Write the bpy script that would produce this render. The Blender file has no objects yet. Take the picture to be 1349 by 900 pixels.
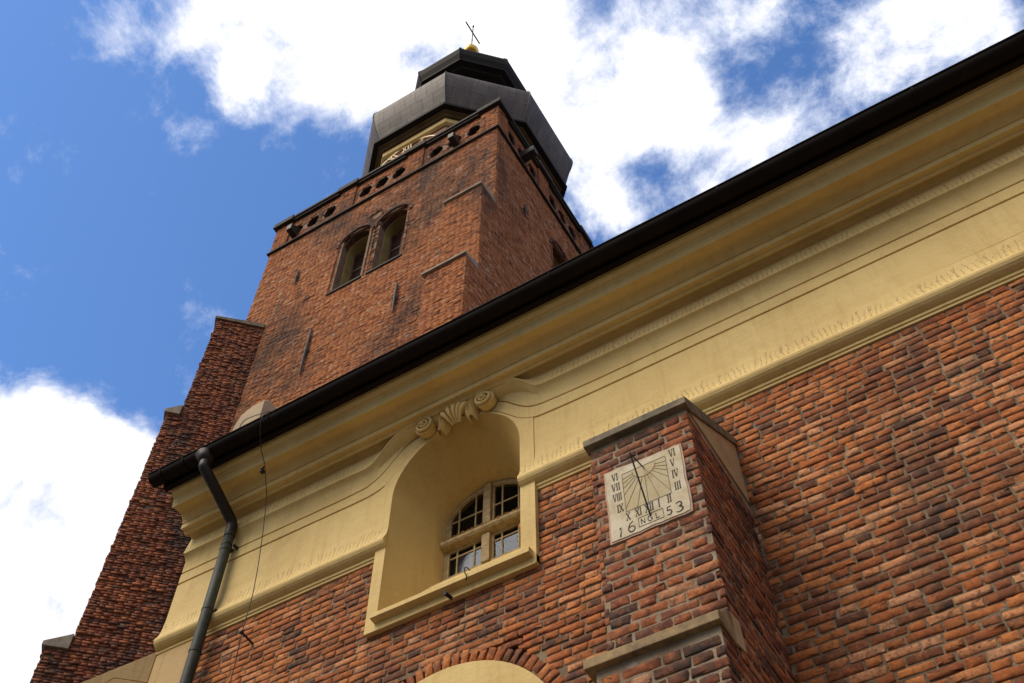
import bpy, bmesh, math, random
import numpy as np
from mathutils import Vector, Matrix
random.seed(4)
rng = np.random.default_rng(11)
S = bpy.context.scene
COL = S.collection
R = math.radians

# ------------------------------------------------------------------ camera
# the eye is the origin; the paving lies 1.6 m below it, the nave wall 7 m in front (+Y)
def _r(ax, t):
    c, s = math.cos(t), math.sin(t)
    return np.array({'x': [[1, 0, 0], [0, c, -s], [0, s, c]], 'z': [[c, -s, 0], [s, c, 0], [0, 0, 1]]}[ax])
RC = _r('z', 0.540630693) @ _r('x', 2.53589685) @ _r('z', 0.00132241026)
FPX = 1437.776
cam = bpy.data.cameras.new('camera'); camo = bpy.data.objects.new('camera', cam); COL.objects.link(camo)
camo.matrix_world = Matrix([list(RC[i]) + [0] for i in range(3)] + [[0, 0, 0, 1]])
cam.sensor_fit = 'HORIZONTAL'; cam.sensor_width = 36; cam.lens = FPX / 1349 * 36
cam.clip_start = 0.05; cam.clip_end = 3000
S.camera = camo

def ray(px, py):      # direction of a point of the photograph, used only for the cloud directions below
    v = RC @ np.array([(px - 674.5) / FPX, -(py - 450) / FPX, -1.0]); return v / np.linalg.norm(v)

# ------------------------------------------------------------------ world
SUN_EL, SUN_AZ = R(50), R(208)          # azimuth clockwise from +Y (north)
W = bpy.data.worlds.new('World'); S.world = W; W.use_nodes = True
nt = W.node_tree; N = nt.nodes; L = nt.links; N.clear()
out = N.new('ShaderNodeOutputWorld'); bg = N.new('ShaderNodeBackground'); bg.inputs[1].default_value = 0.10
L.new(bg.outputs[0], out.inputs[0])
sky = N.new('ShaderNodeTexSky'); sky.sky_type = 'NISHITA'; sky.sun_disc = False
sky.sun_elevation = SUN_EL; sky.sun_rotation = SUN_AZ; sky.air_density = 1.0; sky.dust_density = 0.4; sky.ozone_density = 2.0
tc = N.new('ShaderNodeTexCoord')
def wm(op, a, b=None, clamp=False):
    n = N.new('ShaderNodeMath'); n.operation = op; n.use_clamp = clamp
    for i, v in enumerate((a, b)):
        if v is None: continue
        if isinstance(v, (int, float)): n.inputs[i].default_value = v
        else: L.new(v, n.inputs[i])
    return n.outputs[0]
def wnoise(scale, detail, rough, dist=0.0, w=None):
    n = N.new('ShaderNodeTexNoise'); n.inputs['Scale'].default_value = scale; n.inputs['Detail'].default_value = detail
    n.inputs['Roughness'].default_value = rough; n.inputs['Distortion'].default_value = dist
    L.new(tc.outputs['Generated'], n.inputs['Vector']); return n.outputs['Fac']
CLOUDS = [  # where the clouds stand in the sky, as directions: (point of the photo, radius in photo px, weight)
    (600, 45, 140, 1.4), (800, 60, 120, 1.1), (430, 40, 110, 1.2), (300, 55, 75, 0.8), (220, 50, 70, 0.5), (150, 40, 50, .28), (335, 115, 40, .7), (520, 95, 90, 1.0),
    (860, 150, 70, .65), (760, 190, 85, 1.0), (775, 290, 50, .9), (850, 260, 45, 0.3), (900, 170, 50, .4), (560, 130, 60, .8),
    (60, 700, 150, 1.6), (-20, 870, 130, 1.4), (20, 590, 90, 1.2), (105, 590, 60, 1.05), (120, 680, 90, 1.3), (-60, 640, 160, 1.4), (185, 585, 40, .35),
    (1210, 50, 85, 1.0), (1250, 10, 70, .9), (1120, 95, 45, .5), (975, 195, 85, .58), (985, 10, 60, .75), (1060, 200, 80, .5), (880, 110, 60, .4), (1080, 60, 60, .3), (1180, -60, 80, .8), (910, 60, 60, .45), (1180, 130, 70, .45), (1040, 130, 40, .25), (1000, 60, 50, .3),
]
acc = None
wn = N.new('ShaderNodeTexNoise'); wn.inputs['Scale'].default_value = 6; wn.inputs['Detail'].default_value = 6; wn.inputs['Roughness'].default_value = .6
L.new(tc.outputs['Generated'], wn.inputs['Vector'])
wv = N.new('ShaderNodeVectorMath'); wv.operation = 'MULTIPLY_ADD'
L.new(wn.outputs['Color'], wv.inputs[0]); wv.inputs[1].default_value = (.11,) * 3; wv.inputs[2].default_value = (-.055,) * 3
wa = N.new('ShaderNodeVectorMath'); wa.operation = 'ADD'; L.new(wv.outputs[0], wa.inputs[0]); L.new(tc.outputs['Generated'], wa.inputs[1])
for px, py, rr, wgt in CLOUDS:
    d = ray(px, py)
    q = math.hypot(px - 674.5, py - 450) / FPX
    ang = rr / FPX / (1 + .5 * q * q)
    dn = N.new('ShaderNodeVectorMath'); dn.operation = 'DISTANCE'; L.new(wa.outputs[0], dn.inputs[0]); dn.inputs[1].default_value = tuple(d)
    mr = N.new('ShaderNodeMapRange'); mr.interpolation_type = 'SMOOTHERSTEP'
    mr.inputs['From Min'].default_value = ang * 1.6; mr.inputs['From Max'].default_value = 0
    mr.inputs['To Max'].default_value = wgt
    L.new(dn.outputs['Value'], mr.inputs['Value'])
    acc = mr.outputs[0] if acc is None else wm('ADD', acc, mr.outputs[0])
f1 = wnoise(6.5, 12, .68, .3); f2 = wnoise(2.2, 4, .5)
# elsewhere in the sky: broken cloud from broad noise
dirc = ray(674, 450)
dn = N.new('ShaderNodeVectorMath'); dn.operation = 'DISTANCE'; L.new(tc.outputs['Generated'], dn.inputs[0]); dn.inputs[1].default_value = tuple(dirc)
mr = N.new('ShaderNodeMapRange'); mr.inputs['From Min'].default_value = .62; mr.inputs['From Max'].default_value = .85; mr.inputs['To Max'].default_value = .85
L.new(dn.outputs['Value'], mr.inputs['Value'])
acc = wm('ADD', acc, wm('MULTIPLY', mr.outputs[0], wm('MULTIPLY', f2, 2.0)))
f3 = wnoise(17, 10, .66, .25)
dens = wm('ADD', wm('ADD', wm('MULTIPLY', wm('MINIMUM', acc, 1.3), .95), wm('MULTIPLY', wm('SUBTRACT', f1, .5), 3.2)), wm('MULTIPLY', wm('SUBTRACT', f3, .5), 1.7))
mr = N.new('ShaderNodeMapRange'); mr.interpolation_type = 'SMOOTHSTEP'
mr.inputs['From Min'].default_value = .10; mr.inputs['From Max'].default_value = 1.05
L.new(dens, mr.inputs['Value']); cl = mr.outputs[0]
thick = N.new('ShaderNodeMapRange'); thick.inputs['From Min'].default_value = .65; thick.inputs['From Max'].default_value = 1.35
L.new(dens, thick.inputs['Value'])
cc = N.new('ShaderNodeMix'); cc.data_type = 'RGBA'; L.new(thick.outputs[0], cc.inputs[0])
cc.inputs[6].default_value = (7.4, 8.0, 9.7, 1); cc.inputs[7].default_value = (11.4, 11.1, 10.8, 1)
hs = N.new('ShaderNodeMix'); hs.data_type = 'RGBA'; hs.blend_type = 'MULTIPLY'; hs.inputs[0].default_value = 1
L.new(sky.outputs[0], hs.inputs[6]); hs.inputs[7].default_value = (1.14, 1.56, 2.04, 1)
mx = N.new('ShaderNodeMix'); mx.data_type = 'RGBA'; L.new(cl, mx.inputs[0]); L.new(hs.outputs[2], mx.inputs[6]); L.new(cc.outputs[2], mx.inputs[7])
# clouds out of view are dimmed and the low sky darkened to deepen the soffits
far = N.new('ShaderNodeMapRange'); far.inputs['From Min'].default_value = .60; far.inputs['From Max'].default_value = .95; far.inputs['To Min'].default_value = 1; far.inputs['To Max'].default_value = .85
L.new(dn.outputs['Value'], far.inputs['Value'])
sx = N.new('ShaderNodeSeparateXYZ'); L.new(tc.outputs['Generated'], sx.inputs[0])
low = N.new('ShaderNodeMapRange'); low.interpolation_type = 'SMOOTHSTEP'; low.inputs['From Min'].default_value = .12; low.inputs['From Max'].default_value = .42; low.inputs['To Min'].default_value = .30; low.inputs['To Max'].default_value = 1
L.new(sx.outputs['Z'], low.inputs['Value'])
dim = wm('MULTIPLY', far.outputs[0], low.outputs[0])
dv = N.new('ShaderNodeVectorMath'); dv.operation = 'SCALE'; L.new(mx.outputs[2], dv.inputs[0]); L.new(dim, dv.inputs['Scale'])
L.new(dv.outputs[0], bg.inputs[0])

sl = bpy.data.lights.new('sun', 'SUN'); so = bpy.data.objects.new('sun', sl); COL.objects.link(so)
sl.energy = 2.9; sl.angle = R(38); sl.color = (1, .88, .72)
sd = Vector((math.sin(SUN_AZ) * math.cos(SUN_EL), math.cos(SUN_AZ) * math.cos(SUN_EL), math.sin(SUN_EL)))
so.rotation_euler = sd.to_track_quat('Z', 'Y').to_euler(); so.location = (0, -20, 40)
S.view_settings.view_transform = 'Standard'; S.view_settings.look = 'None'; S.view_settings.exposure = 0.12; S.view_settings.gamma = 1
S.view_settings.use_curve_mapping = False

# ------------------------------------------------------------------ materials
class Mat:
    def __init__(s, name, rough=.85, spec=.3):
        s.m = bpy.data.materials.new(name); s.m.use_nodes = True; s.t = s.m.node_tree; s.b = s.t.nodes['Principled BSDF']
        s.b.inputs['Roughness'].default_value = rough; s.b.inputs['Specular IOR Level'].default_value = spec
        s.tc = s.t.nodes.new('ShaderNodeTexCoord'); s.co = s.tc.outputs['Object']
    def link(s, a, b): s.t.links.new(a, b)
    def noise(s, scale, detail=4, rough=.55, vec=None, stretch=None, dist=0):
        n = s.t.nodes.new('ShaderNodeTexNoise'); n.inputs['Scale'].default_value = scale; n.inputs['Detail'].default_value = detail
        n.inputs['Roughness'].default_value = rough; n.inputs['Distortion'].default_value = dist
        v = vec or s.co
        if stretch:
            mp = s.t.nodes.new('ShaderNodeMapping'); mp.inputs['Scale'].default_value = stretch; s.link(v, mp.inputs['Vector']); v = mp.outputs[0]
        s.link(v, n.inputs['Vector']); return n.outputs['Fac']
    def math(s, op, a, b=None, c=None, clamp=False):
        n = s.t.nodes.new('ShaderNodeMath'); n.operation = op; n.use_clamp = clamp
        for i, v in enumerate((a, b, c)):
            if v is None: continue
            if isinstance(v, (int, float)): n.inputs[i].default_value = v
            else: s.link(v, n.inputs[i])
        return n.outputs[0]
    def ramp(s, fac, stops, const=False):
        n = s.t.nodes.new('ShaderNodeValToRGB'); s.link(fac, n.inputs[0]); e = n.color_ramp.elements
        n.color_ramp.interpolation = 'CONSTANT' if const else 'LINEAR'
        while len(e) < len(stops): e.new(.5)
        for el, (p, c) in zip(e, stops): el.position = p; el.color = tuple(c) + (1,) if len(c) == 3 else c
        return n.outputs[0]
    def mr(s, v, a, b, c=0, d=1):
        n = s.t.nodes.new('ShaderNodeMapRange'); s.link(v, n.inputs['Value'])
        for k, x in zip(('From Min', 'From Max', 'To Min', 'To Max'), (a, b, c, d)): n.inputs[k].default_value = x
        return n.outputs[0]
    def mix(s, fac, a, b, mode='MIX'):
        n = s.t.nodes.new('ShaderNodeMix'); n.data_type = 'RGBA'; n.blend_type = mode
        for i, v in ((0, fac), (6, a), (7, b)):
            if isinstance(v, (int, float)): n.inputs[i].default_value = v
            elif isinstance(v, tuple): n.inputs[i].default_value = v + (1,) if len(v) == 3 else v
            else: s.link(v, n.inputs[i])
        return n.outputs[2]
    def color(s, c):
        if isinstance(c, tuple): s.b.inputs['Base Color'].default_value = c + (1,)
        else: s.link(c, s.b.inputs['Base Color'])
    def bump(s, h, dist, strength=1.0, prev=None):
        n = s.t.nodes.new('ShaderNodeBump'); n.inputs['Distance'].default_value = dist; n.inputs['Strength'].default_value = strength
        s.link(h, n.inputs['Height'])
        if prev: s.link(prev, n.inputs['Normal'])
        s.link(n.outputs[0], s.b.inputs['Normal']); return n.outputs[0]
    def xyz(s):
        n = s.t.nodes.new('ShaderNodeSeparateXYZ'); s.link(s.co, n.inputs[0]); return n.outputs

def brick_mat(name, stops, soot=.5, soot_scale=.5, soot_col=(.035, .028, .024), tex=1.0, lime=.0, bstr=.0028, mott=.62):
    m = Mat(name, .88, .25)
    at = m.t.nodes.new('ShaderNodeAttribute'); at.attribute_name = 'tone'
    c = m.ramp(at.outputs['Fac'], stops)
    cb = m.t.nodes.new('ShaderNodeCombineXYZ'); off = m.math('MULTIPLY', at.outputs['Fac'], 73.0)
    for i_ in range(3): m.link(off, cb.inputs[i_])
    va = m.t.nodes.new('ShaderNodeVectorMath'); va.operation = 'ADD'; m.link(m.co, va.inputs[0]); m.link(cb.outputs[0], va.inputs[1])
    q1 = m.noise(13 * tex, 7, .74, vec=va.outputs[0]); q2 = m.noise(9 * tex, 6, .7, vec=va.outputs[0], dist=.5)
    c = m.mix(m.mr(q2, .52, .60, 0, mott * .55), c, (.60, .20, .06))
    c = m.mix(m.mr(q1, .53, .61, 0, mott), c, (.075, .040, .028))
    c = m.mix(m.mr(q1, .30, .40, mott * .5, 0), c, (.50, .30, .19))
    n1 = m.noise(30 * tex, 5, .7); n2 = m.noise(7 * tex, 3, .6); n3 = m.noise(120 * tex, 3, .7)
    c = m.mix(m.mr(n1, .42, .72, 0, .7), c, (.16, .045, .022))
    c = m.mix(m.mr(n2, .50, .75, 0, .4), c, (.62, .24, .085))
    pit = m.mr(n3, .62, .70)
    c = m.mix(m.math('MULTIPLY', pit, .6), c, (.035, .02, .016))
    hole_ = m.mr(m.noise(22 * tex, 2, .5), .70, .73); c = m.mix(m.math('MULTIPLY', hole_, .8), c, (.02, .012, .01))
    if lime:
        c = m.mix(m.math('MULTIPLY', m.mr(m.noise(9, 6, .75), .60, .70), lime), c, (.50, .42, .33))
    s1 = m.noise(soot_scale, 6, .62, stretch=(1, 1, .45)); s2 = m.noise(soot_scale * 6, 4, .6)
    k = m.math('MULTIPLY', m.mr(m.math('ADD', s1, m.math('MULTIPLY', s2, .28)), .62, .80), soot)
    c = m.mix(k, c, soot_col)
    m.color(c)
    m.bump(m.math('ADD', n1, m.math('MULTIPLY', n3, .5)), bstr, .9)
    return m.m
NAVE_STOPS = [(0, (.045, .030, .020)), (.06, (.070, .040, .025)), (.14, (.17, .060, .026)), (.34, (.28, .082, .025)), (.5, (.39, .115, .029)), (.66, (.49, .158, .037)), (.8, (.55, .20, .058)), (.92, (.60, .26, .105)), (1, (.58, .31, .16))]
BUT_STOPS = [(0, (.045, .032, .024)), (.22, (.080, .042, .028)), (.45, (.18, .055, .026)), (.68, (.29, .082, .028)), (.86, (.41, .13, .040)), (1, (.44, .25, .13))]
TOW_STOPS = [(0, (.10, .04, .022)), (.12, (.24, .080, .030)), (.45, (.45, .155, .048)), (.75, (.56, .215, .070)), (.93, (.60, .31, .15)), (1, (.62, .48, .34))]
DIA_STOPS = [(0, (.030, .018, .016)), (.28, (.085, .032, .022)), (.55, (.19, .052, .024)), (.82, (.30, .088, .032)), (.985, (.36, .14, .06)), (1, (.55, .45, .36))]  # darkened to carry the shade on the turned-away side as well as soot
M_nave = brick_mat('nave_brick', NAVE_STOPS, .6, .9)
M_but = brick_mat('buttress_brick', BUT_STOPS, .8, 1.6, lime=.5, mott=.85)
M_tow = brick_mat('tower_brick', TOW_STOPS, .8, .33, tex=.6, mott=.35, soot_col=(.05, .035, .028))
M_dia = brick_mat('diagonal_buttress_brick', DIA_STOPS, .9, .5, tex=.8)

def mortar(name, a, b, white=.0):
    m = Mat(name, .95, .1)
    c = m.mix(m.mr(m.noise(3, 5, .6), .35, .65), a, b)
    if white: c = m.mix(m.math('MULTIPLY', m.mr(m.noise(6, 6, .7), .55, .66), white), c, (.58, .52, .43))
    m.color(c); m.bump(m.noise(60, 6, .7), .012, 1); return m.m
M_mort = mortar('lime_mortar', (.31, .225, .14), (.15, .10, .062), .35)
M_mortb = mortar('buttress_mortar', (.38, .295, .195), (.22, .16, .105), .45)
M_mortt = mortar('tower_mortar', (.30, .20, .13), (.20, .125, .085), .3)
M_mortd = mortar('dark_mortar', (.20, .135, .09), (.10, .065, .045), .3)

def plaster(name, base, dark, cracks=None, stain=.25, bdist=.005, skip=0):
    m = Mat(name, .8, .25)
    n = m.noise(1.3, 6, .6); n2 = m.noise(9, 5, .65)
    c = m.mix(m.mr(n, .38, .72, 0, .55), base, dark)
    c = m.mix(m.mr(n2, .52, .78, 0, .3), c, tuple(x * .72 for x in base))
    # soft vertical run marks left by rain
    st = m.noise(2.2, 4, .6, stretch=(5, 5, .5))
    c = m.mix(m.mr(st, .52, .72, 0, stain), c, tuple(x * y for x, y in zip(dark, (.72, .66, .55))))
    gr = m.noise(.55, 7, .7, dist=.6); c = m.mix(m.mr(gr, .52, .74, 0, .35), c, tuple(x * y for x, y in zip(dark, (.60, .58, .55))))
    pt = m.noise(3.2, 3, .5, dist=1.2); c = m.mix(m.mr(pt, .66, .68, 0, .16), c, tuple(min(1, x * 1.12) for x in base))
    hc = m.noise(2.6, 8, .75, stretch=(1, 1, .7), dist=1.5); hk = m.math('LESS_THAN', m.math('ABSOLUTE', m.math('SUBTRACT', hc, .5)), .0022); c = m.mix(m.math('MULTIPLY', m.math('MULTIPLY', hk, m.mr(gr, .45, .6, 0, 1)), .45), c, (.16, .10, .04))
    lf = m.noise(5, 6, .7, stretch=(.35, .35, 3))
    h = m.math('ADD', m.noise(26, 5, .6), m.math('MULTIPLY', lf, 1.2))
    if cracks:          # the ragged comb of hair cracks on the weathered flares
        X, Y_, Z = m.xyz()
        marks = None
        for z0, z1, fr in cracks:
            for sl_, ph in ((1.9, 0.0), (-.9, .43)):
                u = m.math('ADD', m.math('MULTIPLY', X, fr), m.math('ADD', m.math('MULTIPLY', Z, sl_), ph + 100))
                u = m.math('ADD', u, m.math('MULTIPLY', m.noise(3.5, 5, .7), 2.6))
                cell = m.math('FLOOR', u); fr_ = m.math('ABSOLUTE', m.math('SUBTRACT', m.math('FRACT', u), .5))
                wn = m.t.nodes.new('ShaderNodeTexWhiteNoise'); wn.noise_dimensions = '1D'; m.link(cell, wn.inputs['W'])
                line = m.math('LESS_THAN', fr_, m.mr(wn.outputs['Value'], 0, 1, .02, .085))
                top = m.math('ADD', m.math('MULTIPLY', wn.outputs['Value'], (z1 - z0) * .5), z0 + (z1 - z0) * .5)
                msk = m.math('MULTIPLY', m.math('LESS_THAN', Z, top), m.math('GREATER_THAN', Z, z0))
                if skip: msk = m.math('MULTIPLY', msk, m.math('GREATER_THAN', m.math('ABSOLUTE', m.math('ADD', X, 4.945)), skip))
                k = m.math('MULTIPLY', line, msk)
                marks = k if marks is None else m.math('MAXIMUM', marks, k)
        c = m.mix(m.math('MULTIPLY', marks, .55), c, (.20, .12, .05))
    m.color(c); m.bump(h, bdist, .8); return m.m
PB, PD = (.72, .53, .215), (.57, .38, .13)
M_pl = plaster('ochre_plaster', PB, PD)
M_fr = plaster('ochre_plaster_cracked', PB, PD, cracks=[(8.96, 9.24, 17)])
M_dl = plaster('ochre_plaster_lip', PB, PD, cracks=[(10.40, 10.60, 17)], skip=1.32)
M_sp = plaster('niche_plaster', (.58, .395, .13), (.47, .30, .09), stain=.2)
M_st = plaster('quoin_plaster', (.52, .35, .15), (.40, .27, .13), stain=.5)
def simple(name, c1, c2, scale=4, rough=.8, spec=.3, bd=.003, metallic=0, bs=40):
    m = Mat(name, rough, spec); m.color(m.mix(m.mr(m.noise(scale, 6, .65), .35, .68), c1, c2)); m.bump(m.noise(bs, 5, .65), bd, .8)
    m.b.inputs['Metallic'].default_value = metallic; return m.m
M_cop = simple('coping_stone', (.40, .27, .12), (.13, .095, .055), 6)
M_copg = simple('grey_coping', (.24, .185, .11), (.08, .065, .045), 6)
M_kn = simple('kneeler_render', (.46, .34, .19), (.30, .23, .15), 2.2)
M_cheek = simple('coping_cheek', (.50, .36, .20), (.40, .26, .12), 3)
M_tcop = simple('tower_coping_stone', (.36, .30, .22), (.19, .155, .115), 3)
M_dark = simple('blackened_stone_and_shade', (.018, .015, .012), (.050, .034, .024), 2.5, bd=.008, bs=14)  # weathered stone; also the painted-in shade of the parapet openings
M_gut = simple('gutter_metal', (.014, .010, .007), (.007, .005, .004), 3, .75, .12, .001)
M_pipe = simple('patinated_pipe', (.048, .052, .034), (.022, .024, .018), 9, .6, .3, .001)
M_pipe2 = simple('brown_pipe', (.030, .020, .014), (.016, .012, .009), 9, .5, .3, .001)
M_iron = simple('black_iron', (.012, .010, .009), (.03, .018, .012), 20, .6, .4, .001)
M_gold = simple('gilding', (.75, .47, .10), (.62, .34, .06), 3, .32, .5, .002, 1)
M_goldp = simple('gilt_paint', (.90, .68, .30), (.82, .56, .20), 3, .4, .5, .002)
M_wood = simple('painted_window_wood', (.52, .39, .18), (.30, .20, .09), 14, .7, .3, .002)
M_rust = simple('rust_crust', (.34, .17, .05), (.16, .08, .03), 22, .9, .1, .006, 0, 60)
M_shut = simple('louvre_wood', (.045, .018, .013), (.09, .032, .02), 3, .8)
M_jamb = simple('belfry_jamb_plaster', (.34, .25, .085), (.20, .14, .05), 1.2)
M_tile = simple('roof_tile', (.22, .07, .04), (.12, .045, .03), 3)
M_room = simple('room_dark', (.05, .045, .04), (.03, .028, .025), 3)
M_blind = simple('curtain', (.62, .6, .56), (.5, .48, .45), 2)
M_drumb = simple('drum_brick_render', (.33, .15, .085), (.24, .115, .07), 3.5, bd=.01, bs=9)
M_para = simple('parapet_brick', (.24, .13, .075), (.10, .06, .04), 1.6, bd=.02, bs=7)
M_drumt = simple('drum_trim', (.13, .078, .030), (.07, .042, .018), 2)
M_drumd = simple('drum_soffit', (.13, .075, .035), (.07, .042, .024), 2)
M_lead = simple('dark_lead', (.015, .011, .009), (.008, .006, .005), 3, .75, .2)
M_vous = brick_mat('voussoir_brick', NAVE_STOPS, .4, 1.0)
mm = Mat('paving', .9, .3); mm.color(mm.mix(mm.mr(mm.noise(2, 6, .6), .3, .7), (.12, .105, .085), (.075, .066, .055))); mm.bump(mm.noise(12, 5, .6), .02); M_pave = mm.m

def onion_mat():
    m = Mat('weathered_copper_sheet', .62, .4)
    uv = m.tc.outputs['UV']
    b = m.t.nodes.new('ShaderNodeTexBrick'); m.link(uv, b.inputs['Vector'])
    b.inputs['Scale'].default_value = 1; b.inputs['Brick Width'].default_value = .62; b.inputs['Row Height'].default_value = .80
    b.inputs['Mortar Size'].default_value = .022; b.inputs['Mortar Smooth'].default_value = .3; b.inputs['Bias'].default_value = 0
    b.inputs['Color1'].default_value = (.095, .067, .052, 1); b.inputs['Color2'].default_value = (.052, .037, .029, 1); b.inputs['Mortar'].default_value = (.025, .020, .018, 1)
    st = m.noise(1.1, 6, .65, vec=uv, stretch=(3, .35, 1)); c = m.mix(m.mr(st, .42, .68, 0, .65), b.outputs['Color'], (.155, .118, .095))
    st2 = m.noise(.8, 5, .6, vec=uv, stretch=(2, .5, 1)); c = m.mix(m.mr(st2, .48, .66, 0, .75), c, (.045, .034, .028))
    m.color(c); m.bump(m.math('ADD', m.math('MULTIPLY', b.outputs['Fac'], -1), m.math('MULTIPLY', m.noise(1.5, 3, .5), .8)), .03, .7)
    return m.m
M_onion = onion_mat()
def glass_mat():
    m = bpy.data.materials.new('window_glass'); m.use_nodes = True; t = m.node_tree; t.nodes.clear()
    o = t.nodes.new('ShaderNodeOutputMaterial'); mxs = t.nodes.new('ShaderNodeMixShader'); tr = t.nodes.new('ShaderNodeBsdfTransparent')
    gl = t.nodes.new('ShaderNodeBsdfGlossy'); gm = t.nodes.new('ShaderNodeNewGeometry'); dt = t.nodes.new('ShaderNodeVectorMath'); dt.operation = 'DOT_PRODUCT'; t.links.new(gm.outputs['Incoming'], dt.inputs[0]); t.links.new(gm.outputs['Normal'], dt.inputs[1])
    def mt(op, a, b):
        q = t.nodes.new('ShaderNodeMath'); q.operation = op
        for i, v in enumerate((a, b)):
            if isinstance(v, (int, float)): q.inputs[i].default_value = v
            elif v is not None: t.links.new(v, q.inputs[i])
        return q.outputs[0]
    fr_o = mt('ADD', mt('MULTIPLY', mt('POWER', mt('SUBTRACT', 1.0, mt('ABSOLUTE', dt.outputs['Value'], None)), 5), .9), .06)
    tr.inputs[0].default_value = (.62, .62, .6, 1); gl.inputs['Roughness'].default_value = .04; gl.inputs[0].default_value = (.34, .38, .46, 1)
    gl.inputs['Roughness'].default_value = .10
    nz = t.nodes.new('ShaderNodeTexNoise'); nz.inputs['Scale'].default_value = 1.5; tcn = t.nodes.new('ShaderNodeTexCoord'); t.links.new(tcn.outputs['Object'], nz.inputs['Vector'])
    bp = t.nodes.new('ShaderNodeBump'); bp.inputs['Distance'].default_value = .01; t.links.new(nz.outputs['Fac'], bp.inputs['Height']); t.links.new(bp.outputs[0], gl.inputs['Normal'])
    t.links.new(fr_o, mxs.inputs[0]); t.links.new(tr.outputs[0], mxs.inputs[1]); t.links.new(gl.outputs[0], mxs.inputs[2]); t.links.new(mxs.outputs[0], o.inputs[0])
    return m
M_glass = glass_mat()

# ------------------------------------------------------------------ mesh helpers
def link(name, me, mat, parent=None, smooth=False):
    me.materials.append(mat)
    if smooth: me.polygons.foreach_set('use_smooth', [True] * len(me.polygons))
    o = bpy.data.objects.new(name, me); COL.objects.link(o)
    if parent: o.parent = parent
    return o
def root(name, label, cat, group=None):
    o = bpy.data.objects.new(name, None); COL.objects.link(o); o['label'] = label; o['category'] = cat
    if group: o['group'] = group
    return o
def tag(o, label, cat, group=None, kind=None):
    if label: o['label'] = label
    if cat: o['category'] = cat
    if group: o['group'] = group
    if kind: o['kind'] = kind
    return o
class MB:
    def __init__(s): s.v = []; s.f = []; s.uv = None
    def add(s, vs, fs):
        n = len(s.v); s.v += [tuple(map(float, v)) for v in vs]; s.f += [tuple(i + n for i in f) for f in fs]; return s
    def box(s, x0, x1, y0, y1, z0, z1):
        x0, x1 = sorted((x0, x1)); y0, y1 = sorted((y0, y1)); z0, z1 = sorted((z0, z1))
        v = [(x, y, z) for z in (z0, z1) for y in (y0, y1) for x in (x0, x1)]
        return s.add(v, [(0, 2, 3, 1), (4, 5, 7, 6), (0, 1, 5, 4), (2, 6, 7, 3), (0, 4, 6, 2), (1, 3, 7, 5)])
    def extrude(s, poly, vec):          # poly: 3D points in a plane, extruded by vec, closed
        n = len(poly); p = [Vector(q) for q in poly]; vec = Vector(vec)
        nrm = Vector((0, 0, 0))
        for i in range(n): nrm += p[i].cross(p[(i + 1) % n])
        if nrm.dot(vec) > 0: p = p[::-1]
        vs = p + [q + vec for q in p]
        return s.add(vs, [tuple(range(n)), tuple(range(2 * n - 1, n - 1, -1))] + [(i, i + n, (i + 1) % n + n, (i + 1) % n) for i in range(n)])
    def tube(s, pts, r, n=12, cap=True):
        pts = [Vector(p) for p in pts]; rs = r if isinstance(r, (list, tuple)) else [r] * len(pts)
        up = None; rings = []
        for i, p in enumerate(pts):
            a = pts[max(i - 1, 0)]; b = pts[min(i + 1, len(pts) - 1)]; t = (b - a).normalized()
            if up is None:
                up = t.orthogonal().normalized()
            up = (up - t * up.dot(t)).normalized(); sd_ = t.cross(up)
            rings.append([p + (up * math.cos(k * 2 * math.pi / n) + sd_ * math.sin(k * 2 * math.pi / n)) * rs[i] for k in range(n)])
        vs = [q for rg in rings for q in rg]
        fs = [(i * n + k, i * n + (k + 1) % n, (i + 1) * n + (k + 1) % n, (i + 1) * n + k) for i in range(len(pts) - 1) for k in range(n)]
        if cap: fs += [tuple(range(n - 1, -1, -1)), tuple((len(pts) - 1) * n + k for k in range(n))]
        return s.add(vs, fs)
    def grid(s, rows, flip=False):      # rows: list of equal-length point lists
        m = len(rows[0]); fs = []
        for i in range(len(rows) - 1):
            for j in range(m - 1):
                a, b, c, d = i * m + j, i * m + j + 1, (i + 1) * m + j + 1, (i + 1) * m + j
                fs.append((a, d, c, b) if flip else (a, b, c, d))
        return s.add([p for r_ in rows for p in r_], fs)
    def build(s, name, mat, parent=None, smooth=False, bevel=0, kind=None, angle=None):
        me = bpy.data.meshes.new(name); me.from_pydata(s.v, [], s.f); me.update()
        if bevel or True:
            bm = bmesh.new(); bm.from_mesh(me)
            bmesh.ops.recalc_face_normals(bm, faces=bm.faces) if bevel != -1 else None
            if bevel > 0:
                es = [e for e in bm.edges if len(e.link_faces) == 2 and e.calc_face_angle(0) > .6]
                bmesh.ops.bevel(bm, geom=es, offset=bevel, segments=2, affect='EDGES', profile=.6)
            bm.to_mesh(me); bm.free()
        o = link(name, me, mat, parent, smooth)
        if smooth and angle: me.set_sharp_from_angle(angle=angle)
        return o

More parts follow.
